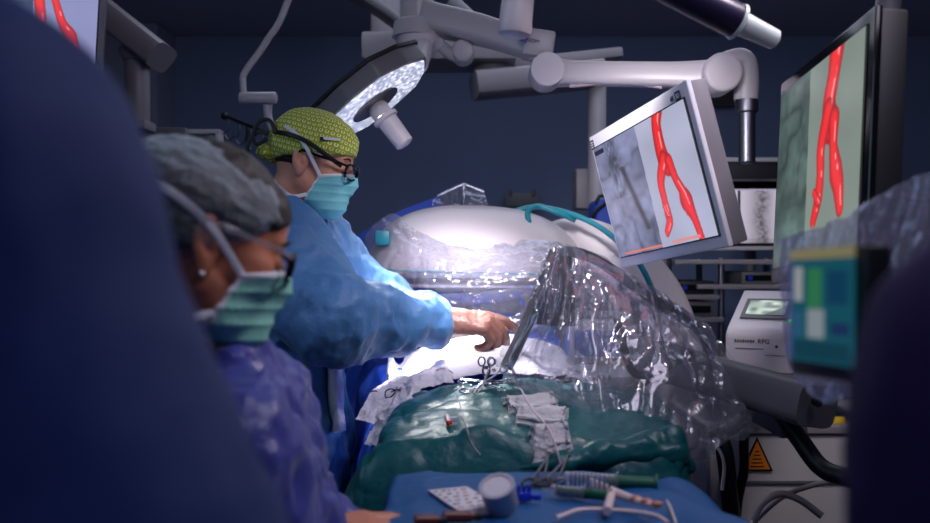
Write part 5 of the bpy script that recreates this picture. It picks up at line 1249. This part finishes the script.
# ---- nurse
frN = Frame(at(205, 240, 1.03), math.radians(28), math.radians(18), 0, .91)
HN = hand_chains((-.196, 1.10, 1.108), (.95, .38, .06), (-.1, -.35, .9), (0, 1, 0), (.2, .3, .4, .5), .3, .92)
HN2 = hand_chains((-.14, 1.26, 1.06), (.9, -.2, .0), (0, 0, 1), (0, -1, 0), (.4, .5, .5, .5), .4, .92)
nurse, nbody, ngown, _ = person(dict(label='nurse in a hair net, sea-green mask and violet-blue gown, head bowed, nearest on the left', yaw=math.radians(10), frame=frN,
    feet=[(-.32, .98, 0), (-.34, 1.2, 0)], pelvis=(-.33, 1.08, .90), neck=(-.31, 1.055, 1.318), shR=(-.258, .955, 1.238), shL=(-.29, 1.20, 1.24),
    elR=(-.21, .92, 1.03), elL=(-.22, 1.26, 1.03), wrR=(-.206, 1.09, 1.100), wrL=(-.15, 1.262, 1.06), handR=HN, handL=HN2, skin=M['skin2'],
    gown=M['gownn'], gh=.008, seed=33, fold=(.018, 12), sr=.072, gt=.105, gr=.85))
glove(HN2, (-.15, 1.262, 1.06), (-.22, 1.26, 1.03), nurse)
brow_lash(frN, nbody, M['hair'])
mask_parts(frN, nurse, M['mask2'], [
    [(.045, -.066, -.035), (.015, -.078, -.012), (-.02, -.089, .012), (-.06, -.085, .03), (-.10, -.06, .045)], [(.045, .066, -.035), (.015, .08, -.012), (-.02, .09, .012), (-.06, .085, .03), (-.10, .06, .045)],
    [(.024, -.066, -.085), (-.01, -.068, -.10), (-.05, -.064, -.092), (-.09, -.045, -.085)]])
spectacles(frN, nurse, M['blackgl'], M['syringe'])
def nhair(p):
    g = smin(head_core(p)-.0035, ell(p, (-.03, 0, .024), (.096, .082, .082)), .01)
    return smax(g, np.maximum(.048+(p[:, 0]-.09)*.60-p[:, 2], -.07-p[:, 2]), .004)
local_blob('hair', frN, nhair, (-.16, -.11, -.1), (.11, .11, .15), .004, M['hair'], nurse, lambda V: folds(V, .003, 20, (.4, 1, 1.6), 2), 1)
def bouf(p):
    g = smin(ell(p, (-.036, 0, .030), (.108, .095, .086)), ell(p, (.022, 0, .038), (.068, .071, .056)), .02)
    lim = .044+(p[:, 0]-.09)*.58; g = smax(g, lim-p[:, 2], .012); return g
bc = local_blob('bouffant_cap', frN, bouf, (-.18, -.13, -.13), (.12, .13, .17), .0032, M['bouffant'], nurse, lambda V: folds(V, .007, 19, (.35, 1.2, 1.3), 12)+folds(V, .002, 60, (1, 1, 1), 3), 1)
B().sph(frN.w((-.008, -.087, -.046)), .0032).build('earring', M['pearl'], nbody)
ringcollar(frN, nurse, M['collar'], -.09, -.19, .064)
B().lathe(frN.w((-.052, 0, -.190)), frN.R @ Vector((0, 0, 1)), [(0, .062), (.0005, .072), (.004, .073), (.005, .062)], 36).build('neck_binding', M['maskw'], ngown)

# ---- blurred staff at both edges
def simple_mask_cap(fr, root, m):
    mask_parts(fr, root, M['mask2'])
    local_blob('bouffant_cap', fr, bouf, (-.18, -.13, -.13), (.12, .13, .17), .006, M['bouffant'], root)
frA = Frame((-.52, .50, 1.78), math.radians(88), math.radians(12), 0, 1.0)
HA = hand_chains((-.16, .62, 1.02), (.3, .95, -.1), (0, 0, 1), (-1, 0, 0), (.4, .5, .5, .5), .4); HA2 = hand_chains((-.62, .80, 1.05), (.2, .95, -.1), (0, 0, 1), (1, 0, 0), (.4, .5, .5, .5), .4)
pa, _, _, _ = person(dict(label='out-of-focus person in a dark navy gown seen from behind, filling the left edge', yaw=math.radians(88), frame=frA, hh=.005,
    feet=[(-.38, .46, 0), (-.60, .46, 0)], pelvis=(-.49, .47, .98), neck=(-.49, .49, 1.53), shR=(-.285, .49, 1.49), shL=(-.66, .50, 1.48), elR=(-.135, .46, 1.17), elL=(-.74, .55, 1.2),
    wrR=(-.155, .58, 1.03), wrL=(-.63, .76, 1.06), handR=HA, handL=HA2, skin=M['skin2'], gown=M['gownl'], gh=.010, seed=51, fold=(.010, 6), sr=.092, gt=.14, gr=1.15)); simple_mask_cap(frA, pa, None)
frC = Frame((.50, .44, 1.66), math.radians(100), math.radians(14), 0, 1.0)
HC = hand_chains((.20, .62, 1.0), (-.1, .95, -.1), (0, 0, 1), (1, 0, 0), (.4, .5, .5, .5), .4); HC2 = hand_chains((.70, .74, 1.02), (0, .95, -.1), (0, 0, 1), (-1, 0, 0), (.4, .5, .5, .5), .4)
pc, _, _, _ = person(dict(label='out-of-focus person in a very dark violet gown at the right edge', yaw=math.radians(100), frame=frC, hh=.005,
    feet=[(.58, .40, 0), (.40, .40, 0)], pelvis=(.48, .42, .94), neck=(.47, .43, 1.50), shR=(.66, .43, 1.38), shL=(.312, .43, 1.385), elR=(.76, .48, 1.12), elL=(.235, .41, 1.12),
    wrR=(.70, .70, 1.03), wrL=(.215, .58, 1.01), handR=HC2, handL=HC, skin=M['skin2'], gown=M['gownr'], gh=.010, seed=57, fold=(.010, 6), sr=.095, gt=.13, gr=1.1)); simple_mask_cap(frC, pc, None)
